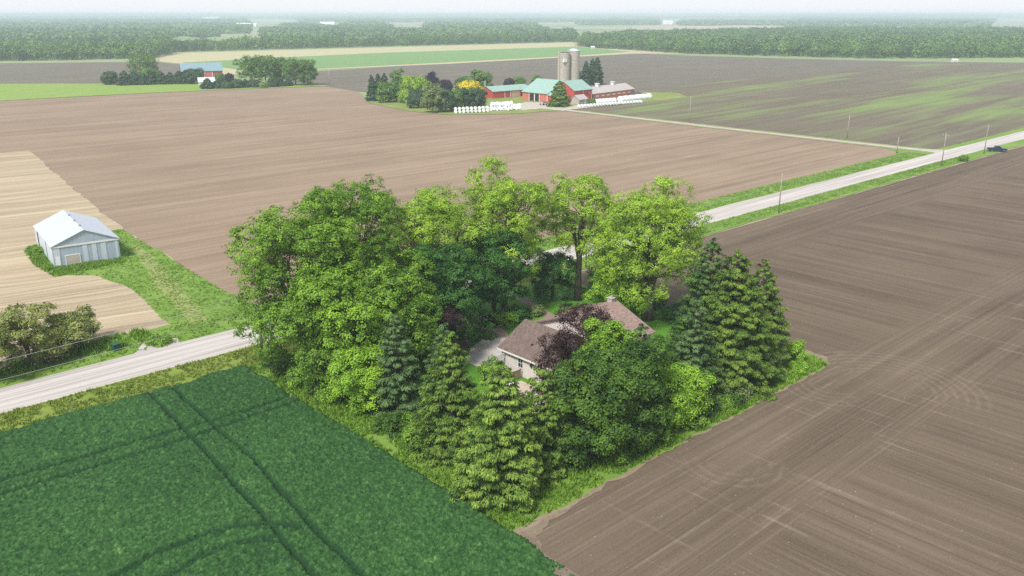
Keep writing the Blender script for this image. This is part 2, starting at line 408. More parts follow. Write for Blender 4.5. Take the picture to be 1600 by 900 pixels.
# plowed fields
sheet('tan_field', [(-300, 66), (247, 66), (247, 232)] + [at(880, 173), at(800, 178), at(690, 177), at(640, 173), at(600, 165), at(578, 158), at(560, 143), at(500, 134), at(420, 137), at(340, 140), at(185, 147), at(0, 157), (-200, 420)], .03, M['tan_soil'])
sheet('near_field', [(-1.2, -140), (600, -140), (600, .2), (-1.2, .2)], .05, M['headland_soil'])
sheet('near_field', [(53, .2), (600, .2), (600, 48.8), (53, 48.8)], .05, M['headland_soil'])
sheet('left_near_field', [(-400, -140), (.5, -140), (.5, 49), (-400, 49)], .035, M['brown_soil'])
sheet('grey_field', [(250, 66), (900, 66), at(1700, 99), at(1500, 97), at(1420, 96), at(1250, 92), at(1080, 87), at(990, 83), at(700, 99), at(500, 111), at(400, 117), at(500, 134), at(560, 143), (250, 245)], .06, M['grey_soil'])
sheet('green_tinged_field', [(253, 66), (420, 66), (900, 66), at(1700, 102), at(1500, 100), at(1400, 101), at(1230, 117), at(1040, 137), (330, 236), (253, 236)], .10, M['green_tinged_soil'])
sheet('cream_field', [at(200, 92), at(240, 84), at(500, 77), at(905, 66), at(930, 72), at(1000, 80), at(1100, 84), at(990, 84), at(700, 100), at(520, 108), at(430, 113), at(340, 118), at(345, 112), at(300, 101)], .14, M['cream_field'])
sheet('green_field', [at(285, 98), at(420, 91), at(600, 82.5), at(880, 73.5), at(910, 74), at(985, 81), at(900, 87), at(700, 97.5), at(500, 107.5), at(380, 110), at(330, 103)], .22, M['green_field'])
sheet('plowed_strip', [at(-150, 135), at(-100, 100), at(200, 97), at(245, 97), at(285, 101), at(345, 114), at(345, 128), at(150, 133)], .12, M['grey_soil'])
sheet('pasture', wavy([at(-150, 165), at(-150, 132), at(150, 131), at(345, 129), at(470, 131), at(520, 134), at(420, 138), at(335, 141), at(185, 148), at(0, 158)], .8, 8, 3), .18, M['pasture'])
sheet('farmyard', wavy([at(575, 161), at(590, 150), at(640, 140), at(720, 138), at(800, 133), at(900, 134), at(985, 143), at(1060, 146), at(1075, 152), (336, 234), (254, 235), at(880, 173), at(810, 178), at(700, 180), at(640, 174)], .6, 5, 4), .16, grassmat('farmyard_grass', (.16, .22, .05), (.24, .30, .07), (.34, .31, .16), .4))
sheet('farmyard_gravel', wavy([at(790, 168), at(820, 160), at(862, 161), at(905, 166), at(930, 167), at(880, 174), at(845, 170), at(815, 173)], .5, 4, 5), .2, M['lane_gravel'])
# stubble and the grass round the drive shed
sheet('stubble_field', wavy([(-300, 66), (-2, 66.5), (-2, 76), (9.5, 72), (13.3, 131), (30, 268), (-20, 278), (-300, 330)], .3, 3, 6), .07, M['stubble'])
grass_poly = [at(190, 358), at(240, 388), at(300, 425), at(345, 452), at(392, 478), (12, 69), (-9, 65), at(150, 575), at(165, 556), at(262, 520), at(268, 509), at(240, 485), at(206, 452), at(150, 431), at(78, 430), at(50, 412), at(36, 392), at(60, 384), at(120, 370)]
sheet('yard_grass', wavy(grass_poly, .3, 1.5, 7), .1, M['grass'])
sheet('worn_track', wavy([at(205, 385), at(222, 383), at(262, 425), at(300, 470), at(330, 500), at(300, 507), at(272, 478), at(245, 448)], .35, 1, 8), .104, plain('worn_grass', (.24, .28, .09), .95, .3, 1))
# verges, road, lane
sheet('near_verge', wavy([(-400, 48.9), (243, 49.4), (700, 50), (700, 55.6), (-400, 55.6)], .28, 3, 9), .09, M['verge'])
sheet('right_near_verge', wavy([(56, 49.2), (243, 49.5), (500, 50.2), (500, 55.4), (56, 55.3)], .28, 2, 10), .095, M['grass'])
sheet('far_verge', wavy([(-400, 62), (700, 61.6), (700, 66), (260, 66), (247, 78), (243, 78), (236, 70.2), (120, 69.6), (-3, 71), (-60, 73), (-400, 72)], .25, 2, 11), .092, M['grass'])
mb = MB()
n_ = 220; rr = random.Random(5); es = []
for i in range(n_ + 1):
    x = -420 + 1500 * i / n_
    es.append((x, 55.1 + rr.gauss(0, .10) - (x > 250) * (x - 250) * .004, 62.6 + rr.gauss(0, .10) - (x > 250) * (x - 250) * .004))
vs = []; fs = []
for x, a, b in es:
    m_ = (a + b) / 2; vs += [(x, a - .35, .06), (x, a + .1, .14), (x, m_, .24), (x, b - .1, .14), (x, b + .35, .06)]
for i in range(n_):
    for j in range(4): k = i * 5 + j; fs.append([k, k + 5, k + 6, k + 1])
ro = mesh_obj('gravel_road', vs, fs, M['gravel']); tag(ro, kind='structure')
for p in ro.data.polygons: p.use_smooth = True
sheet('field_entrance', wavy([(-10.5, 62.2), (-4.2, 62.2), (-3.6, 64.6), (-5.2, 66.3), (-7.6, 66.3), (-8.8, 64.6)], .12, .8, 12), .125, M['gravel'])
sheet('farm_lane_verge', wavy([(243.5, 66), (251.5, 66), (254.0, 236), (248, 238), (244.5, 150)], .25, 4, 13), .12, plain('lane_edge', (.26, .27, .13), .95, .25, .8))
sheet('farm_lane', wavy([(244.5, 62.4), (255, 62.2), (250, 68), (248.6, 90), (249.5, 150), (252, 236), (262, 246), (256, 250), (249.5, 243), (247, 150), (246.2, 90), (246.3, 68)], .1, 2, 14), .135, M['lane_gravel'])
# the house lot
sheet('bare_edge', wavy([(-1.9, -1.9), (8, -1.9), (22, -1.5), (53, -1.5), (56.4, 0), (56.2, 6), (54, 10), (54, 49), (-1.9, 49)], .25, .8, 17), .085, M['dirt'])
sheet('rough_grass_edge', wavy([(-1.35, -1.2), (12, -1.3), (30, -1.3), (54.6, -1.4), (55.8, 2), (55.8, 49), (-1.35, 49)], .3, .8, 16), .091, M['grass'])
sheet('lawn', wavy([(2.4, 2.0), (52.6, 2.0), (52.6, 49.2), (2.4, 49.2)], .3, 1, 15), .096, M['lawn'])
sheet('straw_patch', wavy([(-2.4, -1.2), (0, -.9), (5, -1.2), (7, -1.7), (4, -2.3), (1.2, -2.7), (-.6, -4.4), (-1.6, -6.0), (-2.8, -5), (-2.6, -3)], .3, .6, 18), .081, plain('straw_soil', (.21, .165, .115), .95, .4, 2.2, bstr=.4))
sheet('driveway', wavy([(20.8, 26.8), (20.4, 31), (24, 34.2), (28, 36.0), (30.4, 33.5), (30.8, 27.0)], .05, 1, 19), .104, M['concrete'])
sheet('driveway_track', wavy([(27, 36), (30.4, 33.5), (33, 38), (35, 55.2), (31, 55.2), (29.5, 42)], .15, 1, 20), .101, M['path'])
sheet('garden_path', wavy([(44.2, 43.6), (42.2, 37.5), (39.8, 31.0), (38.4, 31.0), (40.4, 37.8), (42.4, 44.0), (43, 55), (45, 55)], .1, .8, 21), .108, M['path'])
sheet('patio', wavy([(17.2, 21.8), (21.6, 21.8), (21.6, 12), (15, 12.5), (15.5, 18)], .1, .7, 22), .106, plain('flagstone', (.46, .38, .30), .9, .35, 1.1, bstr=.4))

# ------------------------------------------------------------------ green crop: one uneven canopy with tramlines
def build_crop():
    st = .15
    xs = np.arange(-66, -.2, st); ys = np.arange(-26, 49.6, st)
    X, Y = np.meshgrid(xs, ys, indexing='ij')
    rng = np.random.default_rng(2)
    tr = [[at(-60, 771), at(0, 755), at(150, 712), at(290, 672), at(400, 640), at(482, 612)],
          [at(-60, 795), at(0, 777), at(150, 732), at(300, 686), at(400, 652), at(490, 622)],
          [at(232, 608), at(242, 625), at(300, 684), at(352, 741), at(420, 820), at(500, 915)],
          [at(266, 603), at(290, 628), at(340, 672), at(400, 725), at(478, 815), at(580, 915)],
          [at(180, 905), at(240, 872), at(310, 843), at(370, 828), at(420, 821), at(470, 826)],
          [at(270, 905), at(310, 878), at(365, 856), at(415, 848), at(455, 852)],
          [at(262, 905), at(320, 868), at(370, 850), at(430, 842)]]
    wid = [.30, .30, .24, .24, .30, .20, .18]; dep = [.30, .30, .32, .32, .30, .22, .20]; trk = np.zeros(X.shape)
    n1 = vnoise(X, Y, .33, 1); n2 = vnoise(X, Y, 2.3, 2); n3 = vnoise(X, Y, 9, 3)
    Z = .42 + .16 * (n1 - .5) + .10 * (n2 - .5) + .08 * (n3 - .5) + rng.normal(0, .065, X.shape)
    Z += .04 * np.sin(Y * 2 * pi / .55)
    wx = X + .12 * (vnoise(X, Y, 1.2, 9) - .5) * 2; wy = Y + .12 * (vnoise(X, Y, 1.2, 10) - .5) * 2
    for p, w, d in zip(tr, wid, dep):
        q = seg_dist(wx, wy, p); c_ = np.clip(1.5 - q / w, 0, 1); Z -= d * c_; trk = np.maximum(trk, c_ * d / .3)
    Z = np.where(trk > .3, np.maximum(Z, .06), Z)
    # edges: verge, hedge, sparse corner by the bare ground
    e = np.minimum(49.9 - .02 * (X + 25) - Y + .8 * (vnoise(X, Y, 3, 5) - .5) * 2, -.9 - X + .5 * (vnoise(X, Y, 1.5, 6) - .5))
    Z -= .55 * np.clip(1 - e / .7, 0, 1) ** 1.3
    bare = np.clip((X * .62 - Y * .78 - 1.6 + 3.0 * (vnoise(X, Y, 3, 7) - .5)) / 4.5, 0, 1) * np.clip((X + 7) / 3.2, 0, 1)
    Z -= bare * (.34 + .40 * vnoise(X, Y, .7, 8))
    bl = vnoise(X, Y, 4.5, 12); small = vnoise(X, Y, 1.1, 13)
    pale = np.clip((bl - .86) * 14, 0, 1) * np.clip((small - .55) * 4, 0, 1)
    tint = np.clip(.42 + .18 * (n3 - .5) + .5 * (n1 - .5) + rng.normal(0, .24, X.shape) + .15 * bare, 0, 1) * .8 + pale * .3
    tint = np.clip(tint - .6 * trk, 0, 1)  # groove shade painted into the leaf tint along the wheel tracks
    nx, ny = X.shape; idx = np.arange(nx * ny).reshape(nx, ny)
    Fq = np.stack([idx[:-1, :-1], idx[1:, :-1], idx[1:, 1:], idx[:-1, 1:]], -1).reshape(-1, 4)
    jx = rng.normal(0, .035, X.shape); jy = rng.normal(0, .035, X.shape)
    V = np.stack([X + jx, Y + jy, Z], -1).reshape(-1, 3)
    keep = V[Fq][:, :, 2].max(1) > .0
    Fq = Fq[keep]
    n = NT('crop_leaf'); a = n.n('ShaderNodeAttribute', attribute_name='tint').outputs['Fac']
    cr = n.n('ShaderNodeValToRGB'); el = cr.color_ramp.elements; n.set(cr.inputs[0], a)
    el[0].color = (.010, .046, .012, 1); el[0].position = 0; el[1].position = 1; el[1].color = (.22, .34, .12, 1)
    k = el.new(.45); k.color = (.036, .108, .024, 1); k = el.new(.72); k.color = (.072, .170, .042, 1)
    fn = n.noise(n.coords(), 9, 3, .8)
    col = n.mix(n.math('MULTIPLY', n.ramp(fn, .5, .75), .35), cr.outputs[0], (.08, .20, .06))
    mat = n.finish(col, .7, fn, .8, .12, spec=.2)
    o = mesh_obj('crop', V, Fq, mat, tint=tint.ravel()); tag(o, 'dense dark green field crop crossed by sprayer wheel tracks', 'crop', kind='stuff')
build_crop()

# ================================================================== FOLIAGE GENERATORS
def frames(nrm):
    nrm = nrm / (np.linalg.norm(nrm, axis=1, keepdims=True) + 1e-9)
    ref = np.where(np.abs(nrm[:, 2:3]) < .9, np.array([[0, 0, 1.]]), np.array([[1., 0, 0]]))
    a = np.cross(nrm, ref); a /= np.linalg.norm(a, axis=1, keepdims=True) + 1e-9
    return nrm, a, np.cross(nrm, a)
def leaf_quads(P, N, size, rng, aspect=.65, cup=.0):
    """kite-shaped leaf faces at P with normals about N"""
    N, a, b = frames(N); th = rng.random(len(P)) * 2 * pi
    u = a * np.cos(th)[:, None] + b * np.sin(th)[:, None]; v = np.cross(N, u)
    s = (size * rng.uniform(.65, 1.3, len(P)))[:, None]
    V = np.stack([P - u * s * .5, P + v * s * .5 * aspect - N * s * cup, P + u * s * .5, P - v * s * .5 * aspect - N * s * cup], 1).reshape(-1, 3)
    return V, np.arange(len(P) * 4).reshape(-1, 4)
def unit(rng, n):
    v = rng.normal(size=(n, 3)); return v / np.linalg.norm(v, axis=1, keepdims=True)

def broadleaf(seed, h, r, cb, nb=46, n2=30, n3=24, leaf=.30, bough=.30, squash=.9, lean=(0, 0), top=1.0, spread=.20):
    """crown leaves and the limbs that carry them; local coords, base at origin"""
    rng = np.random.default_rng(seed)
    zc, hz = cb + (h - cb) * .48, (h - cb) * .5
    k = np.arange(nb) + .5; phi = np.arccos(1 - 1.72 * k / nb); th = pi * (1 + 5 ** .5) * k + seed
    D = np.stack([np.cos(th) * np.sin(phi), np.sin(th) * np.sin(phi), np.cos(phi)], 1) + rng.normal(0, .10, (nb, 3))
    lob = 1 + .16 * np.sin(2 * th + seed) + .10 * np.sin(5 * th + seed * 2) + rng.normal(0, .09, nb)
    rad = rng.uniform(.66, .84, nb) * lob; inner = rng.random(nb) < .22; rad[inner] *= .55
    D[:, 2] = np.sign(D[:, 2]) * np.abs(D[:, 2]) ** .75
    B = D * rad[:, None] * np.array([r, r, hz * top]) + np.array([0, 0, zc])
    B[:, 0] += lean[0] * (B[:, 2] / h); B[:, 1] += lean[1] * (B[:, 2] / h)
    rb = bough * r * rng.uniform(.7, 1.25, nb)
    low = B[:, 2] < cb + .15 * (h - cb)
    rb[low] *= .85
    B[:, 2] = np.minimum(B[:, 2], h - rb * .8)
    B[:2, 2] -= .05 * h; rb[:2] *= 1.15
    # twig clusters on each bough
    nc = nb * n2; bi = np.repeat(np.arange(nb), n2)
    d = unit(rng, nc); outw = D[bi] / np.linalg.norm(D[bi], axis=1, keepdims=True)
    d = d + outw * .45 + np.array([0, 0, .30]); d /= np.linalg.norm(d, axis=1, keepdims=True)
    rr_ = rng.uniform(.55, 1.12, nc) ** .7
    Pc = B[bi] + d * (rb[bi] * rr_)[:, None] * np.array([1, 1, squash])
    ci = np.repeat(np.arange(nc), n3); n = len(ci)
    off = rng.normal(0, spread, (n, 3)) * np.array([1, 1, .6])
    P = Pc[ci] + off * (1 + .5 * rng.random((n, 1)))
    P[:, 2] -= .35 * (np.hypot(off[:, 0], off[:, 1]) / spread) ** 2 * spread * .5
    N = d[ci] * .85 + np.array([0, 0, .42]) + off / spread * .22 + rng.normal(0, .30, (n, 3))
    V, Q = leaf_quads(P, N, leaf, rng, .72, .08)
    t = np.clip(.42 + .26 * rng.normal(size=nb)[bi][ci] * .6 + .16 * rng.normal(size=nc)[ci] + .18 * rng.normal(size=n), 0, 1)
    return V, Q, np.repeat(t, 4), B, zc

def limbs(seed, B, h, cb, r, tr, n=5, lean=(0, 0), forks=3):
    rng = random.Random(seed); mb = MB(); zf = cb * .85 + (h - cb) * .08
    zt = cb + (h - cb) * .62
    tp = [(0, 0, -.15), (rng.uniform(-.1, .1), rng.uniform(-.1, .1), zf * .5), (rng.uniform(-.2, .2), rng.uniform(-.2, .2), zf), (lean[0] * .4 + rng.uniform(-.4, .4), lean[1] * .4 + rng.uniform(-.4, .4), (zf + zt) / 2), (lean[0] * .8 + rng.uniform(-.6, .6), lean[1] * .8 + rng.uniform(-.6, .6), zt)]
    mb.tube(tp, [tr * 1.35, tr, tr * .85, tr * .5, tr * .15], 9)
    mains = []
    for f in range(forks):
        a = 2 * pi * f / forks + rng.random(); L = r * rng.uniform(.35, .55); z1 = cb + (h - cb) * rng.uniform(.5, .72)
        p0 = (0, 0, zf * rng.uniform(.75, 1)); p1 = (cos(a) * L * .4, sin(a) * L * .4, (zf + z1) / 2); p2 = (cos(a) * L, sin(a) * L, z1)
        mb.tube([p0, p1, p2], [tr * .6, tr * .42, tr * .12], 7); mains.append((p1, p2))
    for b in B:
        # join each bough to the nearest main
        best = min(mains + [(tp[2], tp[4])], key=lambda m: (m[0][0] - b[0]) ** 2 + (m[0][1] - b[1]) ** 2 + ((m[0][2] - b[2]) * .5) ** 2)
        t = rng.uniform(0, .7); s = [best[0][i] + (best[1][i] - best[0][i]) * t for i in range(3)]
        if s[2] > b[2]: s = [best[0][0] * .5, best[0][1] * .5, max(zf * .8, min(s[2], b[2] - .3))]
        mid = [(s[i] + b[i]) / 2 for i in range(3)]; mid[2] += .12 * r * rng.uniform(-.2, 1) - .1
        mb.tube([s, mid, list(b)], [tr * .22, tr * .14, tr * .04], n, False)
    return mb

def conifer(seed, h, r, cb=.4, whorls=None, leaf=.34, dens=1.0, narrow=1.0, open_=0., droop=.25, tip=.8, puff=1.0):
    rng = np.random.default_rng(seed)
    nw = whorls or int(h * 1.75); Ps = []; Ns = []; Ts = []; Ds = []; twigs = []; az0 = rng.random() * 6
    for w in range(nw):
        f = (w + .5) / nw; z0 = cb + (h - cb) * f ** .95 + rng.normal(0, .10)
        r_ = r * 1.1
        prof = (1 - f) ** (.70 * narrow) * (1 - .22 * math.exp(-f * 9)) * r_
        prof = max(prof, .16 + .25 * (1 - f)); nbr = max(4, int(4.5 + prof * 2.0))
        for j in range(nbr):
            az = 2 * pi * (j + rng.random() * .8) / nbr + w * 2.4
            L = prof * rng.uniform(.70, 1.16) * (1 + .12 * sin(2 * az + az0) + .08 * sin(3 * az + f * 9)); up = .30 * f
            cd, sd = cos(az), sin(az)
            zj = z0 + rng.normal(0, .17)
            zt = lambda q: zj + L * (up * q - droop * q ** 1.6 + .12 * q ** 4)
            twigs.append(((0, 0, z0), (cd * L * .9, sd * L * .9, zt(.9))))
            npf = max(2, int(L * 2.6 * dens)); bt = rng.normal(0, .10)
            for k in range(npf):
                q = 1 - .72 * (k / npf) ** 1.25; sd_ = rng.uniform(-1, 1) * (.16 + .30 * L * (1.02 - q) + .06 * L) if k else 0
                c = np.array([cd * L * q - sd * sd_, sd * L * q + cd * sd_, zt(q) + rng.normal(0, .07) - abs(sd_) * .2])
                pr = (.20 + .075 * min(L, 3.2)) * rng.uniform(.8, 1.25) * puff
                m = int((24 + 40 * pr) * (1 if q > .5 else .6))
                d = unit(rng, m) + np.array([cd * .5, sd * .5, .12]); d /= np.linalg.norm(d, axis=1, keepdims=True)
                P = c + d * np.array([1.15, 1.15, .62]) * pr * rng.uniform(.45, 1.0, (m, 1))
                Ps.append(P); Ns.append(d * .55 + np.array([.2 * cd, .2 * sd, .75]) + rng.normal(0, .30, (m, 3)))
                Ds.append(d + np.array([cd * .6, sd * .6, -.2]))
                up_ = np.clip(d[:, 2] * .3 + (d[:, 0] * cd + d[:, 1] * sd) * .7, 0, 1)
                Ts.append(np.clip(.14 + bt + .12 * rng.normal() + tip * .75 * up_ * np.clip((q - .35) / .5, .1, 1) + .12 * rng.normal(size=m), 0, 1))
    P = np.concatenate(Ps); N = np.concatenate(Ns); T = np.concatenate(Ts); D = np.concatenate(Ds)
    N, _, _ = frames(N); D = D - N * (D * N).sum(1, keepdims=True); D /= np.linalg.norm(D, axis=1, keepdims=True) + 1e-9
    v = np.cross(N, D); s = (leaf * .70 * rng.uniform(.7, 1.3, len(P)))[:, None]
    V = np.stack([P - D * s * .45, P + v * s * .24, P + D * s * .6 - np.array([0, 0, 1]) * s * .15, P - v * s * .24], 1).reshape(-1, 3)
    mb = MB(); mb.tube([(0, 0, -.1), (0, 0, h * .5), (0, 0, h * .97)], [.02 * h, .012 * h, .01], 8)
    for a, b in twigs: mb.tube([a, ((a[0] + b[0]) / 2, (a[1] + b[1]) / 2, (a[2] + b[2]) / 2 + .05), b], [.03 + .002 * h, .02, .008], 4, False)
    return V, np.arange(len(P) * 4).reshape(-1, 4), np.repeat(T, 4), mb

def tree(name, label, X, Y, h, r, cb, mat, seed, cat='tree', group=None, tr=.35, forks=3, lean=(0, 0), **kw):
    t = thing(name, label, cat, (X, Y, .05), 0, group)
    V, Q, T, B, zc = broadleaf(seed, h, r, cb, lean=lean, **kw)
    mesh_obj('crown', V, Q, M[mat], t, T)
    limbs(seed, B, h, cb, r, tr, lean=lean, forks=forks).build('trunk', M['bark'], t, True)
    return t
def spruce(name, label, X, Y, h, r, mat, seed, cat='tree', group=None, **kw):
    t = thing(name, label, cat, (X, Y, .05), 0, group)
    V, Q, T, mb = conifer(seed, h, r, **kw)
    mesh_obj('crown', V, Q, M[mat], t, T); mb.build('trunk', M['conifer_bark'], t, True)
    return t

# ================================================================== THE GROVE ROUND THE HOUSE
BIG = dict(nb=78, n2=40, n3=30, leaf=.235)
tree('maple_tree', 'largest green maple at the road corner of the grove, branches hanging over the gravel road', 4.6, 43.5, 22.2, 8.0, .6, 'maple', 11, tr=.5, bough=.29, **BIG)
tree('maple_tree', 'full green maple at the crop field edge, in front of the road corner maple', 5.6, 36.5, 16.6, 7.0, -.4, 'maple', 12, tr=.4, bough=.30, **BIG)
tree('maple_tree', 'broad green maple whose low boughs meet the purple-leaved bush', 10.4, 33.0, 15.4, 6.6, -.4, 'maple', 13, tr=.4, bough=.30, **BIG)
tree('maple_tree', 'tallest rounded maple, rising behind the left maples against the tan field', 12.9, 44.6, 24.6, 7.0, 4, 'maple', 14, tr=.5, bough=.30, nb=66, n2=37, n3=27, leaf=.24)
tree('silver_maple_tree', 'airy light green maple with two uneven tops along the road side', 22.6, 44.5, 21.0, 6.6, 2.5, 'maple_light', 15, tr=.42, bough=.32, nb=54, n2=32, n3=24, leaf=.22)
tree('silver_maple_tree', 'thin light green maple top beside the double-topped maple', 28.8, 45.0, 21.6, 6.2, 3.0, 'maple_light', 16, tr=.4, bough=.32, nb=46, n2=30, n3=24, leaf=.22)
tree('silver_maple_tree', 'tall yellow-green maple standing behind the dark green round maple', 38.6, 43.6, 22.8, 6.8, 4.0, 'maple_light', 17, tr=.45, bough=.31, nb=66, n2=34, n3=27, leaf=.22)
tree('silver_maple_tree', 'open tall maple on a bare forked trunk behind the chimney', 49.6, 38.4, 20.8, 6.4, 7.0, 'maple_light', 18, tr=.52, bough=.25, nb=48, n2=30, n3=23, leaf=.22, forks=5)
tree('silver_maple_tree', 'widest light green maple on a thick dark trunk right of the house', 50.4, 25.2, 20.8, 8.5, 3.6, 'maple_light', 19, tr=.75, bough=.25, nb=84, n2=34, n3=26, leaf=.22, forks=4)
tree('norway_maple_tree', 'dark green dome-shaped maple left of the garden bushes', 21.2, 36.8, 15.0, 6.6, .5, 'maple_dark', 21, tr=.35, bough=.30, nb=64, n2=37, n3=27, leaf=.24)
tree('norway_maple_tree', 'very dark green maple at the head of the garden path', 34.0, 40.6, 14.6, 4.8, 1.0, 'maple_dark', 22, tr=.3, bough=.31, nb=52, n2=37, n3=27, leaf=.22)
tree('norway_maple_tree', 'small dark round tree on the lawn by the forked trunk', 47.0, 41.6, 8.6, 3.4, .1, 'maple_dark', 23, tr=.2, bough=.34, nb=30, n2=30, n3=24, leaf=.21)
tree('plum_tree', 'purple-leaved small tree squeezed between green maples', 16.4, 31.4, 9.4, 3.0, .5, 'purple', 24, tr=.15, bough=.36, nb=26, n2=30, n3=22, leaf=.19)
tree('plum_tree', 'dark purple-leaved tree against the garage roof', 20.8, 11.4, 12.0, 4.5, .8, 'purple', 25, tr=.2, bough=.32, nb=44, n2=32, n3=24, leaf=.19)
tree('ash_tree', 'bright green bushy tree in the hedge below the big left maples', 3.2, 28.2, 7.8, 3.7, .1, 'lime', 26, tr=.15, bough=.32, nb=36, n2=30, n3=24, leaf=.21)
tree('ash_tree', 'bright lime green bushy tree in front of the silvery spruce', 25.6, 1.3, 7.4, 3.1, .1, 'lime', 27, tr=.15, bough=.33, nb=34, n2=30, n3=24, leaf=.21)
tree('ash_tree', 'low bright green tree tucked under the widest maple behind the chimney', 46.4, 28.0, 8.0, 3.6, .8, 'lime', 28, tr=.15, bough=.34, nb=28, n2=30, n3=22, leaf=.21)
tree('ash_tree', 'dark shaded small tree between the forked maple and the widest maple', 52.5, 33.5, 10.0, 3.8, .5, 'maple_dark', 29, tr=.18, bough=.34, nb=28, n2=30, n3=22, leaf=.22)
tree('chestnut_tree', 'bright green topped broad tree directly before the house roof', 20.2, 6.8, 13.0, 3.5, .8, 'maple', 30, tr=.3, bough=.30, nb=56, n2=34, n3=27, leaf=.22)
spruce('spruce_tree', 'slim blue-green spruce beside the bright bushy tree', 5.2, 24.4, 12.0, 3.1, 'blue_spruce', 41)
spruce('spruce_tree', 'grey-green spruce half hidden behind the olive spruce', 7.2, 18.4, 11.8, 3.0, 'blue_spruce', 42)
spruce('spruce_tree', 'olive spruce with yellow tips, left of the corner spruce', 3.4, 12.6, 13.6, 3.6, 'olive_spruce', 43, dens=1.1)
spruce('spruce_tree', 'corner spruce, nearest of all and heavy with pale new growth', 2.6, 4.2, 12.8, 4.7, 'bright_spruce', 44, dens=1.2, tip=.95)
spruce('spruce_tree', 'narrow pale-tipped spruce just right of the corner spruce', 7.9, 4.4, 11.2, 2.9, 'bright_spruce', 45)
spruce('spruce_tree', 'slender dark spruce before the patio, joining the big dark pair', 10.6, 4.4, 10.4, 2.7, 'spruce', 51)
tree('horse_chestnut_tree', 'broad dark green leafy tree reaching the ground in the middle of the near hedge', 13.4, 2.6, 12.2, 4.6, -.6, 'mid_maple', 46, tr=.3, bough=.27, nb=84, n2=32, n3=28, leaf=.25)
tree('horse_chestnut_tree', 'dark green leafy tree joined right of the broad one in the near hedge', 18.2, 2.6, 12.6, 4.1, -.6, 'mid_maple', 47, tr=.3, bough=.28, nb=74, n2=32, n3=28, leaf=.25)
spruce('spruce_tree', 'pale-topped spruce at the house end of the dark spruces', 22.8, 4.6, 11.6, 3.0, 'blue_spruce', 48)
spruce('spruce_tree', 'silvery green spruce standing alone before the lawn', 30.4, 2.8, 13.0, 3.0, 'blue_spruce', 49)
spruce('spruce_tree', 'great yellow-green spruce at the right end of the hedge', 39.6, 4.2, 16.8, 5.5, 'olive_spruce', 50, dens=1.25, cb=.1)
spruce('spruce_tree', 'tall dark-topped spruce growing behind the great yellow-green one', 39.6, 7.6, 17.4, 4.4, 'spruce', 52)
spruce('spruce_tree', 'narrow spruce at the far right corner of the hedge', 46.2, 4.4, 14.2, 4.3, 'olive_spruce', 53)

def bush(name, label, X, Y, h, r, mat, seed, leaf=.2, group=None):
    t = thing(name, label, 'bush', (X, Y, .05), 0, group)
    V, Q, T, B, zc = broadleaf(seed, h, r, -.1, nb=14, n2=18, n3=14, leaf=leaf, bough=.42, spread=.16)
    V = V[:]; V[:, 2] = np.maximum(V[:, 2], .01)
    mesh_obj('foliage', V, Q, M[mat], t, T)
    mb = MB()
    for b in B[:8]: mb.tube([(0, 0, 0), (b[0] * .5, b[1] * .5, b[2] * .6), tuple(b)], [.04, .03, .01], 5)
    mb.build('stem', M['bark'], t); return t
bx = lambda px, py: at(px, py)
for i, (X, Y, h, r, m, lab) in enumerate([
    (1.6, 46.4, 2.6, 1.8, 'mid_maple', 'dark leafy shrub by the yellow guy-wire guards'), (1.4, 42.6, 2.8, 2.0, 'mid_maple', 'dark leafy shrub second along the crop edge from the road'),
    (1.5, 39.0, 2.6, 2.0, 'maple', 'green leafy shrub third along the crop edge from the road'), (1.6, 35.6, 2.8, 2.0, 'mid_maple', 'dark leafy shrub fourth along the crop edge from the road'),
    (1.4, 32.4, 2.4, 1.8, 'maple', 'green leafy shrub just left of the bright bushy tree'), (2.0, 21.4, 2.2, 1.6, 'mid_maple', 'dark leafy shrub between the bushy tree and olive spruce'),
    (2.4, 17.4, 2.0, 1.6, 'weed', 'green shrub left of the olive spruce foot'), (35.0, .9, 1.8, 1.6, 'mid_maple', 'dark shrub left of the great spruce foot')]):
    bush('hedge_shrub', lab, X, Y, h, r, m, 150 + i)
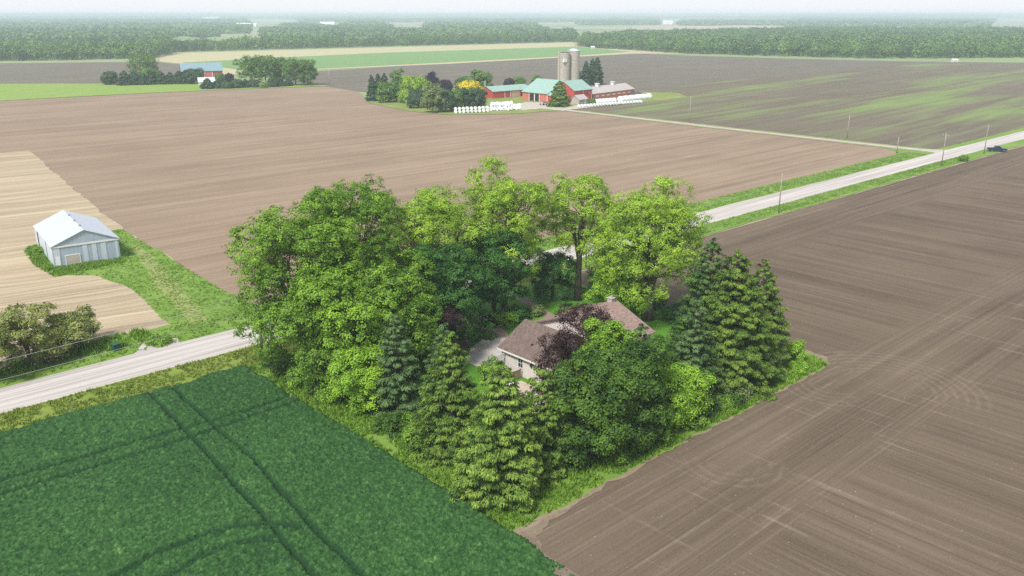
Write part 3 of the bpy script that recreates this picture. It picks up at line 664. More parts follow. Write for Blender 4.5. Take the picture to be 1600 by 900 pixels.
for i, (px, py, h, r, m, lab) in enumerate([
    (789, 508, 1.9, 1.5, 'lime', 'round bright green garden bush nearest the garage ridge'),
    (801, 498, 1.8, 1.8, 'maple', 'wider green garden bush behind the bright round one'),
    (815, 499, 1.6, 1.4, 'maple_dark', 'dark low garden bush touching the main roof edge'),
    (770, 509, 1.4, 1.3, 'purple', 'reddish low bush at the foot of the dark dome maple'),
    (764, 528, .8, .8, 'far_pale', 'small white-flowering shrub on the lawn edge by the driveway'),
    (836, 494, 1.6, 1.3, 'far_pale', 'white-flowering shrub beside the garden path'),
    (770, 590, 2.2, 1.7, 'maple', 'leafy shrub against the left corner of the garage wall'),
    (1240, 566, 3.4, 1.2, 'lime', 'thin yellow-green shrub at the far right hedge corner'),
    (1246, 582, 1.3, 1.0, 'lime', 'low lime-coloured shrub on the bare soil at the right corner'),
    (1150, 625, 1.9, 1.8, 'far_pale', 'grey-green shrub between the lone spruce and the great spruce'),
    (1128, 640, 1.6, 1.6, 'weed', 'low green shrub at the foot of the silvery lone spruce'),
    (1075, 668, 2.0, 1.6, 'weed', 'green shrub on the soil side of the lime bushy tree'),
    (1020, 690, 2.2, 1.6, 'weed', 'green shrub under the pale-topped spruce at the field edge'),
    (960, 722, 1.6, 1.5, 'weed', 'low green shrub below the dark spruce pair'),
    (470, 590, 2.4, 1.8, 'maple_dark', 'dark low shrub beneath the front left maple by the crop'),
    (520, 620, 2.2, 1.7, 'maple', 'green shrub at the crop edge below the left maples'),
    (635, 668, 1.9, 1.4, 'weed', 'green shrub at the foot of the slim blue-green spruce'),
    (1050, 500, 2.0, 2.2, 'maple_dark', 'dark hedge bush beside the thick maple trunk'),
    (1078, 492, 2.2, 2.2, 'maple_dark', 'dark hedge bush farthest right on the lawn'),
    (1018, 482, 2.0, 2.2, 'maple_dark', 'dark hedge bush between chimney and thick trunk'),
    (990, 470, 2.0, 2.2, 'maple_dark', 'dark hedge bush left of the thick trunk behind the roof'),
    (935, 455, 1.6, 2.2, 'maple_dark', 'dark ground-hugging bush right of the forked trunk'),
    (1505, 252, 1.9, 1.3, 'maple', 'lone small bush on the verge before the parked pickup'),
    (250, 538, 1.0, 1.6, 'weed', 'low weedy bush beside the gravel field entrance'),
    (62, 398, 1.3, 1.5, 'weed', 'weedy bush against the side wall of the white shed')]):
    X, Y = bx(px, py); bush('garden_bush', lab, X, Y, h, r, m, 100 + i)

# scattered grass tufts and weeds
def tufts(name, label, mat, areas, seed):
    rng = np.random.default_rng(seed); Vs = []; Ts = []
    for (poly, dens, hh_, z) in areas:
        xs = [p[0] for p in poly]; ys = [p[1] for p in poly]; x0, x1, y0, y1 = min(xs), max(xs), min(ys), max(ys)
        n = int((x1 - x0) * (y1 - y0) * dens); x = rng.uniform(x0, x1, n); y = rng.uniform(y0, y1, n)
        k = in_poly(x, y, poly) & (vnoise(x, y, 1.7, seed) > .22); x, y = x[k], y[k]; n = len(x); m = 6
        bx_ = np.repeat(x, m) + rng.normal(0, .10, n * m); by = np.repeat(y, m) + rng.normal(0, .10, n * m)
        hb = hh_ * rng.uniform(.5, 1.3, n * m) * np.repeat(.6 + .8 * vnoise(x, y, 3, seed + 1), m); a = rng.random(n * m) * 2 * pi; w = .05 + .10 * hb
        le = rng.normal(0, .45, (n * m, 2)) * hb[:, None]
        A = np.stack([bx_ - np.cos(a) * w, by - np.sin(a) * w, np.full(n * m, z)], 1); B = np.stack([bx_ + np.cos(a) * w, by + np.sin(a) * w, np.full(n * m, z)], 1)
        T = np.stack([bx_ + le[:, 0], by + le[:, 1], z + hb], 1)
        Vs.append(np.stack([A, B, T], 1).reshape(-1, 3)); Ts.append(np.repeat(np.clip(.5 + rng.normal(0, .25, n * m), 0, 1), 3))
    V = np.concatenate(Vs); o = mesh_obj(name, V, np.arange(len(V)).reshape(-1, 3), M[mat], None, np.concatenate(Ts)); tag(o, label, 'grass', kind='stuff')
rect = lambda a, b, c, d: [(a, c), (b, c), (b, d), (a, d)]
tufts('roadside_grass', 'yellow-green grass along the near roadside', 'verge_blade', [(rect(-70, 6, 49.0, 54.7), 9, .28, .09), (rect(6, 54, 49.2, 54.7), 4, .25, .09)], 1)
tufts('meadow_grass', 'bright rough green grass on the verges and round the white shed', 'grass_blade',
      [(rect(54, 240, 50, 54.8), 5, .18, .09), (rect(-70, 240, 63.2, 69.5), 4, .20, .09), (grass_poly, 5, .14, .1)], 2)
tufts('hedge_weeds', 'tall weeds and grass along the foot of the hedge', 'weed',
      [(rect(-1.2, 2.4, -1, 48.5), 14, .42, .09), (rect(0, 54, -1.3, 2.6), 14, .42, .09), (rect(52.8, 55.0, 0, 48), 6, .35, .09), ([at(40, 388), at(60, 384), at(84, 418), at(192, 402), at(198, 410), at(85, 434), at(50, 412)], 14, .45, .1), (rect(-66, -6, 66, 71.5), 5, .6, .09)], 3)

# scotch pines left of the field entrance
def scots_pine(label, X, Y, h, r, seed):
    t = thing('pine_tree', label, 'tree', (X, Y, .05), 0, 'pines by the road at the left')
    V, Q, T, B, zc = broadleaf(seed, h, r, h * .22, nb=26, n2=24, n3=18, leaf=.26, bough=.27, squash=.38, spread=.2)
    mesh_obj('crown', V, Q, M['pine'], t, T)
    V, Q, T, B2, zc = broadleaf(seed + 50, h * .62, r * .95, .3, nb=12, n2=9, n3=9, leaf=.24, bough=.26, squash=.45, spread=.26)
    mesh_obj('dead_branches', V, Q, M['dead_twig'], t, T)
    limbs(seed, np.concatenate([B, B2]), h, h * .22, r, .25).build('trunk', M['bark'], t, True)
for lab, px, py, yt, r, sd in [('olive pine cut by the left edge of the photo', -12, 592, 500, 4.2, 61), ('tallest olive scotch pine, second from the shed drive', 46, 572, 476, 4.3, 62),
                               ('dark-topped scotch pine nearest the field entrance', 113, 546, 485, 4.2, 63), ('low pale scotch pine filling the gap between the taller two', 82, 566, 512, 2.6, 64)]:
    X, Y = at(px, py); scots_pine(lab, X, Y, height_to(X, Y, yt), r, sd)

# ================================================================== BUILDINGS
def gable(root, x0, x1, y0, y1, eave, ridge, axis, wm, rm, over=.4, th=.16, wname='wall', rname='roof'):
    """axis: direction of the ridge"""
    if axis == 'x':
        m = (y0 + y1) / 2; prof = [(y0, 0), (y1, 0), (y1, eave), (m, ridge), (y0, eave)]
        vs = [(x0, a, b) for a, b in prof] + [(x1, a, b) for a, b in prof]
    else:
        m = (x0 + x1) / 2; prof = [(x0, 0), (x1, 0), (x1, eave), (m, ridge), (x0, eave)]
        vs = [(a, y0, b) for a, b in prof] + [(a, y1, b) for a, b in prof]
    w = MB().add(vs, [[0, 1, 2, 3, 4], [9, 8, 7, 6, 5], [1, 0, 5, 6], [2, 1, 6, 7], [4, 9, 5, 0]]).build(wname, wm, root)
    r = MB()
    half = ((y1 - y0) if axis == 'x' else (x1 - x0)) / 2; sl = (ridge - eave) / half
    a = half + over; ze = eave - over * sl + .01; zr = ridge + .01
    prof = [(-a, ze), (0, zr), (a, ze), (a, ze + th), (0, zr + th * 1.05), (-a, ze + th)]
    if axis == 'x': vs = [(x0 - over, m + p, z) for p, z in prof] + [(x1 + over, m + p, z) for p, z in prof]
    else: vs = [(m + p, y0 - over, z) for p, z in prof] + [(m + p, y1 + over, z) for p, z in prof]
    n = 6; r.add(vs, [[0, 1, 4, 5], [1, 2, 3, 4], [6 + 5, 6 + 4, 6 + 1, 6 + 0], [6 + 4, 6 + 3, 6 + 2, 6 + 1]] + [[i, n + i, n + (i + 1) % n, (i + 1) % n] for i in range(n)])
    ro = r.build(rname, rm, root)
    return w, ro
def window(root, x, y, z, w, h, face, frame='white_paint', pane='glass', muntin=True):
    """face: '-x' '-y' '+x' '+y' outward side; x,y is the wall plane"""
    def bx_(mb, a0, a1, z0, z1, d0, d1):
        if face[1] == 'x':
            s = -1 if face[0] == '-' else 1; mb.box(min(x + s * d0, x + s * d1), max(x + s * d0, x + s * d1), y + a0, y + a1, z0, z1)
        else:
            s = -1 if face[0] == '-' else 1; mb.box(x + a0, x + a1, min(y + s * d0, y + s * d1), max(y + s * d0, y + s * d1), z0, z1)
    f = MB(); t = .08
    bx_(f, -w / 2, -w / 2 + t, z, z + h, -.02, .07); bx_(f, w / 2 - t, w / 2, z, z + h, -.02, .07)
    bx_(f, -w / 2 + t, w / 2 - t, z, z + t, -.02, .08); bx_(f, -w / 2 + t, w / 2 - t, z + h - t, z + h, -.02, .07)
    if muntin: bx_(f, -.02, .02, z + t, z + h - t, .03, .05); bx_(f, -w / 2 + t, -.02, z + h / 2 - .025, z + h / 2 + .025, .03, .05); bx_(f, .02, w / 2 - t, z + h / 2 - .025, z + h / 2 + .025, .03, .05)
    fo = f.build('window', M[frame], root)
    p = MB(); bx_(p, -w / 2 + t, w / 2 - t, z + t, z + h - t, .01, .025); p.build('pane', M[pane], fo)
    return fo
def siding(name, c, period=.2, vertical=False, rough=.6, var=.1, axis='z'):
    n = NT(name); co = n.coords(); s = n.n('ShaderNodeSeparateXYZ'); n.set(s.inputs[0], co)
    v = s.outputs[2] if not vertical else n.math('ADD', s.outputs[0], s.outputs[1])
    w = n.math('PINGPONG', v, period / 2); w = n.ramp(w, 0, period * .12)
    a = n.noise(co, 1.1, 4, .6)
    col = n.mix(n.ramp(a, .3, .7), tuple(x * (1 - var) for x in c), tuple(min(1, x * (1 + var)) for x in c))
    col = n.mix(n.math('MULTIPLY', n.math('SUBTRACT', 1, w), .25), col, tuple(x * .6 for x in c))
    return n.finish(col, rough, w, .4, .02, spec=.3)
def shingle(name, c, var=.3):
    n = NT(name); co = n.coords()
    b = n.n('ShaderNodeTexBrick'); n.set(b.inputs['Vector'], n.mapped(co, (1, 1, 1))); b.inputs['Scale'].default_value = 1; b.inputs['Brick Width'].default_value = .3; b.inputs['Row Height'].default_value = .16; b.inputs['Mortar Size'].default_value = .008
    n.set(b.inputs['Color1'], tuple(x * (1 - var) for x in c)); n.set(b.inputs['Color2'], tuple(x * (1 + var) for x in c)); n.set(b.inputs['Mortar'], tuple(x * .55 for x in c))
    g = n.noise(co, 14, 3, .7); k = n.noise(co, .8, 3, .6)
    col = n.mix(n.math('MULTIPLY', n.ramp(g, .35, .7), .4), b.outputs[0], tuple(x * 1.25 for x in c)); col = n.mix(n.math('MULTIPLY', n.ramp(k, .4, .7), .3), col, tuple(x * .8 for x in c))
    return n.finish(col, .92, g, .4, .02, spec=.15)
M['vinyl'] = siding('pale_siding', (.68, .62, .59), .2)
M['roof_brown'] = shingle('brown_shingle', (.17, .125, .108))
M['roof_pink'] = shingle('pinkish_shingle', (.30, .21, .182))
M['brick'] = plain('chimney_brick', (.50, .42, .38), .9, .2, 8)
M['deck_wood'] = plain('weathered_deck_wood', (.30, .22, .17), .9, .3, 3, stretch=(1, 1, 6))
M['asphalt_grey'] = plain('grey_roof', (.44, .40, .38), .9, .12, 1)
M['red_wood'] = siding('red_boards', (.48, .07, .055), .6, True, .8, .2)
M['red_light'] = siding('faded_red_boards', (.58, .17, .13), .6, True, .8, .2)
M['teal_roof'] = siding('teal_metal_roof', (.29, .44, .38), .9, True, .45, .15)
M['blue_roof'] = siding('blue_metal_roof', (.22, .33, .37), .9, True, .45, .12)
M['pale_metal'] = siding('pale_metal', (.58, .63, .70), .8, True, .45, .06)
M['shed_grey'] = siding('blue_grey_metal', (.40, .47, .56), .7, True, .5, .08)
M['silo_conc'] = siding('silo_staves', (.44, .39, .35), .8, False, .9, .22)

hs_ = thing('farmhouse', 'low house with pinkish brown roof and attached brown-roofed garage among the trees', 'house', (31.5, 17, .05))
# local frame: x from 31.5, y from 17
gable(hs_, 0, 9.2, .0, 13.0, 2.9, 5.5, 'x', M['vinyl'], M['roof_pink'], .45)
w_, r_ = gable(hs_, -9.0, -.02, -5.5, 9.3, 2.9, 5.35, 'y', M['vinyl'], M['roof_brown'], .42, wname='garage_wall', rname='garage_roof')
MB().box(-9.45, -9.40, -5.9, 9.7, 2.62, 2.84).box(.45, .5, -5.9, -.5, 2.62, 2.84).each('gutter', M['white_paint'], hs_)
MB().box(8.3, 9.0, 6.2, 7.0, 4.9, 6.1).build('chimney', M['brick'], hs_)
MB().box(8.22, 9.08, 6.12, 7.08, 6.1, 6.2).box(8.5, 8.8, 6.4, 6.7, 6.2, 6.45).build('chimney_cap', M['concrete'], hs_)
window(hs_, -9.0, 5.8, 1.15, .95, 1.35, '-x')
window(hs_, -9.0, -2.2, 1.2, 1.2, 1.1, '-x'); window(hs_, 9.2, 4, 1.1, 1.4, 1.1, '+x'); window(hs_, 3, 13.0, 1.1, 1.6, 1.2, '+y'); window(hs_, 3, 0, 1.1, 1.6, 1.2, '-y')
d_ = MB().box(-9.06, -9.0, 1.4, 2.3, .1, 2.15).build('door', M['white_paint'], hs_)
MB().tube([(-9.12, 2.15, 1.05), (-9.05, 2.15, 1.05)], .035).build('handle', M['chrome'], d_)
MB().box(-9.2, -9.0, 3.7, 3.95, 1.9, 2.25).build('wall_lamp', M['dark'], hs_)
MB().box(-7.6, -7.3, 5.2, 5.5, 3.55, 4.0).build('roof_vent', M['dark'], hs_)
MB().box(-5.6, -5.3, 4.3, 4.6, 4.3, 4.85).build('roof_vent', M['white_paint'], hs_)
MB().box(-8.0, -1.2, 9.3, 9.36, .1, 2.3).build('garage_door', M['white_paint'], hs_)
t = thing('wall_board', 'white flat board on a bracket at the garage wall corner', 'board', (22.45, 25.6, 2.1))
MB().box(-1.3, -.1, -.03, .03, -.35, .35).build('board', M['white_paint'], t)
MB().tube([(-.1, .0, -.1), (.05, 0, .1)], .03).build('bracket', M['dark'], t)
# deck rail
t = thing('deck_railing', 'weathered wooden plank railing beside the garage wall', 'railing', (22.2, 22.4, .09))
rb = MB()
for k in range(6): rb.box(-3.6, -.05, -.03, .02, .12 + k * .17, .27 + k * .17)
for k in range(6): rb.box(-3.66, -3.61, .05, 3.0, .12 + k * .17, .27 + k * .17)
rb.build('planks', M['deck_wood'], t)
for (x, y) in ((-.1, .07), (-1.8, .07), (-3.55, .1), (-3.55, 3.0)): MB().box(x - .05, x + .05, y - .05, y + .05, 0, 1.25).build('post', M['deck_wood'], t)
MB().box(-3.7, 0, -.06, .06, 1.16, 1.2).build('top_rail', M['deck_wood'], t)
t = thing('patio_table', 'small white table on the patio behind the deck railing', 'table', (18.9, 21.0, .1))
MB().prism([(.6 * cos(a * pi / 6), .6 * sin(a * pi / 6)) for a in range(12)], .70, .74).build('table_top', M['white_paint'], t)
for a in range(4): MB().tube([(.4 * cos(a * pi / 2), .4 * sin(a * pi / 2), 0), (.35 * cos(a * pi / 2), .35 * sin(a * pi / 2), .7)], .025).build('leg', M['white_paint'], t)

# white drive shed at the left
FL, FR = np.array((-5.6, 113.3)), np.array((5.3, 112.0)); ang = math.atan2(FR[1] - FL[1], FR[0] - FL[0]); Wd = float(np.hypot(*(FR - FL)))
sh = thing('drive_shed', 'white metal farm shed with patched blue-grey front standing in stubble', 'shed', (float(FL[0]), float(FL[1]), .08), ang)
SL = 19.5
w_, r_ = gable(sh, 0, Wd, 0, SL, 3.9, 6.2, 'y', M['shed_grey'], plain('white_metal_roof', (.50, .54, .61), .5, .05, 1.2, spec=.5), .22, .1)
MB().box(-.05, 0, .1, SL, .02, 3.85).build('side_panel', M['pale_metal'], sh)
MB().box(-.2, Wd + .2, -.12, -.02, 3.62, 3.86).build('front_band', M['white_paint'], sh)
f_ = MB()
for a, b in ((.2, 1.15), (4.9, 5.7), (6.4, 7.2), (7.9, 8.8), (10.35, 10.75)): f_.box(a, b, -.05, -.003, .05, 3.6)
f_.each('light_panel', M['pale_metal'], sh)
dd = MB().box(2.0, 4.25, -.08, -.004, .05, 1.95).build('garage_door', plain('weathered_boards', (.50, .46, .40), .9, .25, 2, stretch=(.3, 1, 6)), sh)
MB().box(1.9, 2.0, -.1, -.004, .05, 2.05).box(4.25, 4.35, -.1, -.004, .05, 2.05).box(2.0, 4.25, -.1, -.004, 1.95, 2.05).build('door_frame', M['white_paint'], dd)
MB().box(.35, 1.05, -.09, -.06, .05, 2.0).build('door', M['white_wrap'], sh)
MB().box(-.09, -.055, 6.3, 6.65, .05, 3.5).box(-.09, -.055, 15.2, 16.4, .05, 3.5).each('door_gap', M['dark'], sh)
for y in (3.2, 8.2, 13.5): MB().tube([(Wd / 2, y, 6.15), (Wd / 2, y, 6.55), (Wd / 2, y, 6.6)], [.2, .2, .05], 10).build('roof_vent', M['chrome'], sh)

# ------------------------------------------------------------------ utility poles and wires
def pole(X, Y, h, label, arm=True, rad=.13, lean=(0, 0), rz=0):
    t = thing('utility_pole', label, 'utility pole', (X, Y, .05), rz, 'utility poles')
    MB().tube([(0, 0, -.1), (lean[0] * .5, lean[1] * .5, h * .5), (lean[0], lean[1], h)], [rad * 1.2, rad, rad * .8], 9).build('post', M['pole_wood'], t, True)
    if arm:
        MB().box(lean[0] - .06, lean[0] + .06, lean[1] - .9, lean[1] + .9, h - .75, h - .62).build('crossarm', M['pole_wood'], t)
        for y in (-.8, .8): MB().tube([(lean[0], lean[1] + y, h - .62), (lean[0], lean[1] + y, h - .4)], [.05, .035], 6).build('insulator', M['white_paint'], t)
    return t
poles = [(-64, 50, 9.2, 'grey utility pole beyond the left end of the roadside'), (1.8, 50.1, 9.0, 'weathered utility pole under the hanging maple at the road corner'),
         (64, 50, 9.2, 'grey utility pole behind the widest light green maple'),
         (128, 49.9, 9.2, 'thin grey pole on the near verge halfway along the right stretch of road'), (220.2, 51.0, 9.8, 'pale pole with crossarm opposite the farm lane mouth'),
         (254, 51.2, 9.4, 'grey pole on the verge just left of the parked pickup')]
for i, (x, y, h, l) in enumerate(poles): pole(x, y, h, l, arm=i in (4,))
for (px, py, yt, l) in [(1323, 216, 180, 'pole leaning beside the farm lane with the green-tinged field behind'), (1401, 240, 214, 'faint pole at the corner of tan field near the lane mouth'),
                        (1077, 192, 150, 'faint pole halfway up the farm lane'), (515, 134, 110, 'pale pole at the far left end of the tan field')]:
    X, Y = at(px, py); pole(X, Y, height_to(X, Y, yt), l, arm=False, rad=.13, lean=(.5, .1) if px == 1323 else (0, 0))
def wires(label, zt, off, a, b):
    mb = MB()
    for (p, q) in zip(poles[:-1], poles[1:]):
        pts = []
        for k in range(13):
            t = k / 12; pts.append((p[0] + (q[0] - p[0]) * t, p[1] + (q[1] - p[1]) * t + off, (p[2] + (q[2] - p[2]) * t) - zt - 1.1 * 4 * t * (1 - t)))
        mb.tube(pts, .022, 4)
    tag(mb.build('power_line', M['wire']), label, 'power line', 'power lines')
wires('upper thin wire strung between the roadside poles', .1, .1, 0, 0)
wires('lower thin wire strung between the roadside poles', 2.1, -.1, 0, 0)
for (px, py, lab) in [(438, 558, 'yellow guy-wire guard standing alone left beside the hedge'), (447, 553, 'shorter yellow guy-wire guard right under the maple leaves'), (454, 567, 'yellow guy-wire guard nearest the hedge weeds')]:
    X, Y = at(px, py); o = MB().tube([(0, 0, 0), (-.35, .55, 1.5)], .06, 8).build('guy_wire_guard', M['yellow']); o.location = (X, Y, .09); tag(o, lab, 'pole guard', 'yellow guy-wire guards')
X, Y = at(182, 548)
t = thing('utility_box', 'dark green metal utility box in the roadside grass near the pines', 'utility box', (X, Y, .09), .2)
MB().prism([(-.5, -.4), (.5, -.4), (.5, .4), (-.5, .4)], 0, .85).build('cabinet', M['green_box'], t)
MB().add([(-.55, -.45, .85), (.55, -.45, .85), (.55, .45, .95), (-.55, .45, .95), (-.55, -.45, .92), (.55, -.45, .92), (.55, .45, 1.02), (-.55, .45, 1.02)], [[0, 3, 2, 1], [4, 5, 6, 7], [0, 1, 5, 4], [1, 2, 6, 5], [2, 3, 7, 6], [3, 0, 4, 7]]).build('lid', M['green_box'], t)

# ------------------------------------------------------------------ pickup truck on the verge
def pickup():
    a = at(1543.5, 233.5); b = at(1572, 238); L = 5.8; an = math.atan2(b[1] - a[1], b[0] - a[0])
    cx, cy = at(1557, 237.0)
    t = thing('pickup_truck', 'dark blue pickup truck parked across the verge near the right edge', 'pickup truck', (cx, cy, .1), -.95)
    paint = plain('dark_blue_paint', (.018, .035, .085), .3, .05, spec=.6)
    b1 = MB().extrude([(-2.85, .50), (-2.85, 1.12), (-.80, 1.12), (-.80, 1.15), (1.15, 1.15), (1.35, 1.14), (2.75, 1.02), (2.88, .85), (2.88, .45), (2.3, .38), (-2.3, .38)], -.95, .95)
    b1.build('body', paint, t)
    MB().extrude([(-.78, 1.155), (-.62, 1.78), (-.45, 1.84), (.55, 1.84), (1.22, 1.155)], -.80, .80).build('cab', paint, t)
    MB().box(-2.75, -.9, -.82, .82, 1.122, 1.16).build('tonneau_cover', M['rubber'], t)
    for s in (-1, 1):
        MB().extrude([(-.6, 1.2), (-.5, 1.72), (.0, 1.72), (.0, 1.2)], s * .805 - .006, s * .805 + .006).extrude([(.06, 1.2), (.06, 1.72), (.50, 1.72), (.98, 1.2)], s * .805 - .006, s * .805 + .006).build('side_window', M['glass'], t)
    MB().add([(.62, -.7, 1.79), (.62, .7, 1.79), (1.17, .7, 1.22), (1.17, -.7, 1.22), (.60, -.7, 1.80), (.60, .7, 1.80)], [[0, 3, 2, 1]]).build('windscreen', M['glass'], t).location = (.02, 0, .02)
    for x in (-1.75, 1.85):
        for y in (-.86, .86):
            w = MB().tube([(x, y - .13, .4), (x, y + .13, .4)], .40, 18).build('wheel', M['rubber'], t)
            MB().tube([(x, y - .14, .4), (x, y + .14, .4)], .24, 12).build('rim', M['chrome'], w)
    for y in (-.7, .7): MB().box(2.86, 2.9, y - .18, y + .18, .72, .9).build('headlight', M['white_wrap'], t)
    for y in (-.85, .85): MB().box(-2.88, -2.85, y - .07, y + .07, .75, 1.05).build('tail_light', plain('red_lens', (.4, .02, .02), .3), t)
    MB().box(2.86, 2.98, -.9, .9, .42, .6).build('bumper', M['chrome'], t); MB().box(-2.98, -2.85, -.9, .9, .45, .6).build('bumper', M['chrome'], t)
pickup()

# ================================================================== DAIRY FARM
def seg(p, q): return math.atan2(q[1] - p[1], q[0] - p[0]), math.hypot(q[0] - p[0], q[1] - p[1])
# implement shed (left)
t = thing('implement_shed', 'long low red shed with blue-green roof left of the main barns', 'shed', (263.5, 300.5, .15), R(-2))
gable(t, 0, 27, 0, 11, 3.6, 5.8, 'x', M['red_wood'], M['teal_roof'], .4)
for x0, x1 in ((1, 8), (8.6, 12)): MB().box(x0, x1, -.08, -.004, .1, 3.2).build('door', M['red_wood'], t)
f_ = MB()
for x0 in (8.15, 12.2): f_.box(x0, x0 + .3, -.12, -.005, 0, 3.6)
f_.each('trim', M['white_paint'], t)
MB().box(13, 19, -.08, -.004, .1, 3.3).build('board_wall', plain('bare_boards', (.55, .35, .27), .9, .3, .6), t)
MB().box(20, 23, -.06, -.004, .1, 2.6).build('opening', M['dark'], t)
# bank barn with open doors
t = thing('bank_barn', 'big red barn with wide mint-green roof and two dark open doorways', 'barn', (270.5, 266.5, .15), 0)
gable(t, 0, 22, 0, 18.5, 4.3, 10.2, 'y', M['red_light'], M['teal_roof'], .5, .2)
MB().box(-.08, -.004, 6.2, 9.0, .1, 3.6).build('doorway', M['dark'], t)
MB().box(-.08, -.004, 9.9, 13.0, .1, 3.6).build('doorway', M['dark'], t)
MB().box(-.14, -.005, 9.2, 9.7, 0, 3.9).box(-.14, -.005, 13.2, 13.5, 0, 3.9).box(-.12, -.005, 5.8, 6.1, 0, 3.9).box(-.14, -.005, -.1, .3, 0, 4.1).each('trim', M['white_paint'], t)
gable(t, 0.05, 8.0, -6.0, -.01, 3.7, 6.6, 'y', M['red_wood'], M['teal_roof'], .4, wname='annex_wall', rname='annex_roof')
# two-level barn on the right
t = thing('dairy_barn', 'tall red barn with mint-green roof in front of the silos', 'barn', (277.0, 254.0, .15), R(6))
gable(t, 0, 15, 0, 14, 6.2, 10.4, 'x', M['red_wood'], M['teal_roof'], .45, .2)
MB().box(4, 7.2, -.08, -.004, .1, 3.2).box(9, 10.2, -.08, -.004, .1, 2.4).each('door', M['red_light'], t)
MB().box(7.3, 7.5, -.1, -.004, 0, 6).box(14.8, 15.05, -.1, -.004, 0, 6).each('trim', M['white_paint'], t)
window(t, 8.3, 0, 1.5, 1.0, .9, '-y'); window(t, 11.5, 0, 1.5, 1.0, .9, '-y'); window(t, 12.8, 0, 4, 1.0, .9, '-y')
t = thing('milk_house', 'little grey-roofed outbuilding before the tall red barn', 'shed', (273.6, 247.5, .17), R(6))
gable(t, 0, 7, 0, 5, 2.4, 4.3, 'x', M['asphalt_grey'], M['asphalt_grey'], .3)
d_ = MB().box(4.6, 6.2, -.06, -.003, .05, 2.1).build('door', M['white_paint'], t); window(t, 2.5, 0, .9, 1.0, .9, '-y')
# long calf barn
t = thing('cattle_barn', 'long low red barn with grey roof and three white roof vents', 'barn', (292.3, 257.6, .15), R(8))
gable(t, 0, 44, 0, 12, 3.3, 6.0, 'x', M['red_light'], M['asphalt_grey'], .4)
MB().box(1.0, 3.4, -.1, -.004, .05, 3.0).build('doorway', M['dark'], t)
for k in range(7): window(t, 7.5 + k * 5.2, 0, 1.5, 3.2, .7, '-y', pane='white_paint', muntin=False)
for x in (2, 16, 31):
    v_ = MB().box(x - .8, x + .8, 5.2, 6.8, 5.6, 7.4).build('roof_vent', M['white_paint'], t)
    MB().box(x - 1.1, x + 1.1, 4.9, 7.1, 7.4, 7.65).build('vent_cap', M['white_paint'], v_)
# silos
for (px, py, yt, r, lab, cap) in [(880, 142, 82.5, 3.6, 'streaked concrete silo with open top, left of the pair', 0), (895, 141, 79.5, 3.6, 'pale concrete silo with capped top, right of the pair', 1)]:
    X, Y = at(px, py); h = height_to(X, Y, yt)
    t = thing('silo', lab, 'silo', (X, Y, .15), 0, 'twin silos')
    MB().tube([(0, 0, 0), (0, 0, h)], r, 28).build('tower', M['silo_conc'], t, False)
    b_ = MB()
    for k in range(10): b_.tube([(0, 0, 1 + k * (h - 2) / 9), (0, 0, 1.12 + k * (h - 2) / 9)], r + .04, 28, True)
    b_.build('hoops', M['asphalt_grey'], t)
    if cap: MB().tube([(0, 0, h), (0, 0, h + .9), (0, 0, h + 1.3)], [r + .1, r * .5, .1], 24).build('roof', M['pale_metal'], t)
    else:
        MB().tube([(0, 0, h + .01), (0, 0, h + .15)], r - .4, 24).build('opening', M['dark'], t)
        MB().box(1.3 - r - 1.2, 2.6 - r, -r - .1, -r + 1, h - 5.2, h - 3.6).build('hatch', M['white_paint'], t)
    MB().box(-r - .5, -r + .1, -.5, .5, 0, h + .4).build('chute', M['silo_conc'], t)
# round bales in white wrap
bale_me = None
def bale(X, Y, z, rz, label, group):
    global bale_me
    if bale_me is None:
        o = MB().tube([(-.68, 0, 0), (-.62, 0, 0), (.62, 0, 0), (.68, 0, 0)], [.6, .72, .72, .6], 14).build('round_bale', M['white_wrap'], None, False)
        bale_me = o.data
    else:
        o = bpy.data.objects.new('round_bale', bale_me); C.objects.link(o)
    o.location = (X, Y, z + .72); o.rotation_euler = (0, 0, rz); tag(o, label, 'hay bale', group)
rnd = random.Random(4)
ORD = ['first', 'second', 'third', 'fourth', 'fifth', 'sixth', 'seventh', 'eighth', 'ninth', 'tenth', 'eleventh', 'twelfth', 'thirteenth', 'fourteenth', 'fifteenth', 'sixteenth', 'seventeenth', 'eighteenth', 'nineteenth', 'twentieth', 'twenty-first']
for k in range(9):
    x, y = at(712 + k * 6.2, 177.6 - k * .25); bale(x, y, .15, rnd.uniform(-.2, .2) + 1.2, f'{ORD[k]} lower white round bale from the left in the row under dark trees', 'bales in the row left of the barnyard')
    bale(x, y, 1.45, rnd.uniform(-.2, .2) + 1.2, f'{ORD[k]} upper white round bale from the left in the row under dark trees', 'bales in the row left of the barnyard')
for k in range(11):
    for j in range(3):
        x, y = at(768 + k * 4.4, 174.6 - k * .25 - j * 2.3 - rnd.random())
        w_ = ('front', 'middle', 'back')[j]
        bale(x, y, .15, rnd.uniform(0, 3), f'{ORD[k]} ground bale from the left in the {w_} line of the white pile', 'bales in the loose pile')
        if j and k < 8: bale(x + .3, y + .2, 1.5, rnd.uniform(0, 3), f'{ORD[k]} raised bale from the left in the {w_} line of the white pile', 'bales in the loose pile')
for k in range(21):
    x, y = at(905 + k * 4.8, 168.6 - k * .36); bale(x, y, .15, R(90) + rnd.uniform(-.3, .3), f'{ORD[k]} white round bale from the left before the silage bags', 'bales in the row before the silage bags')
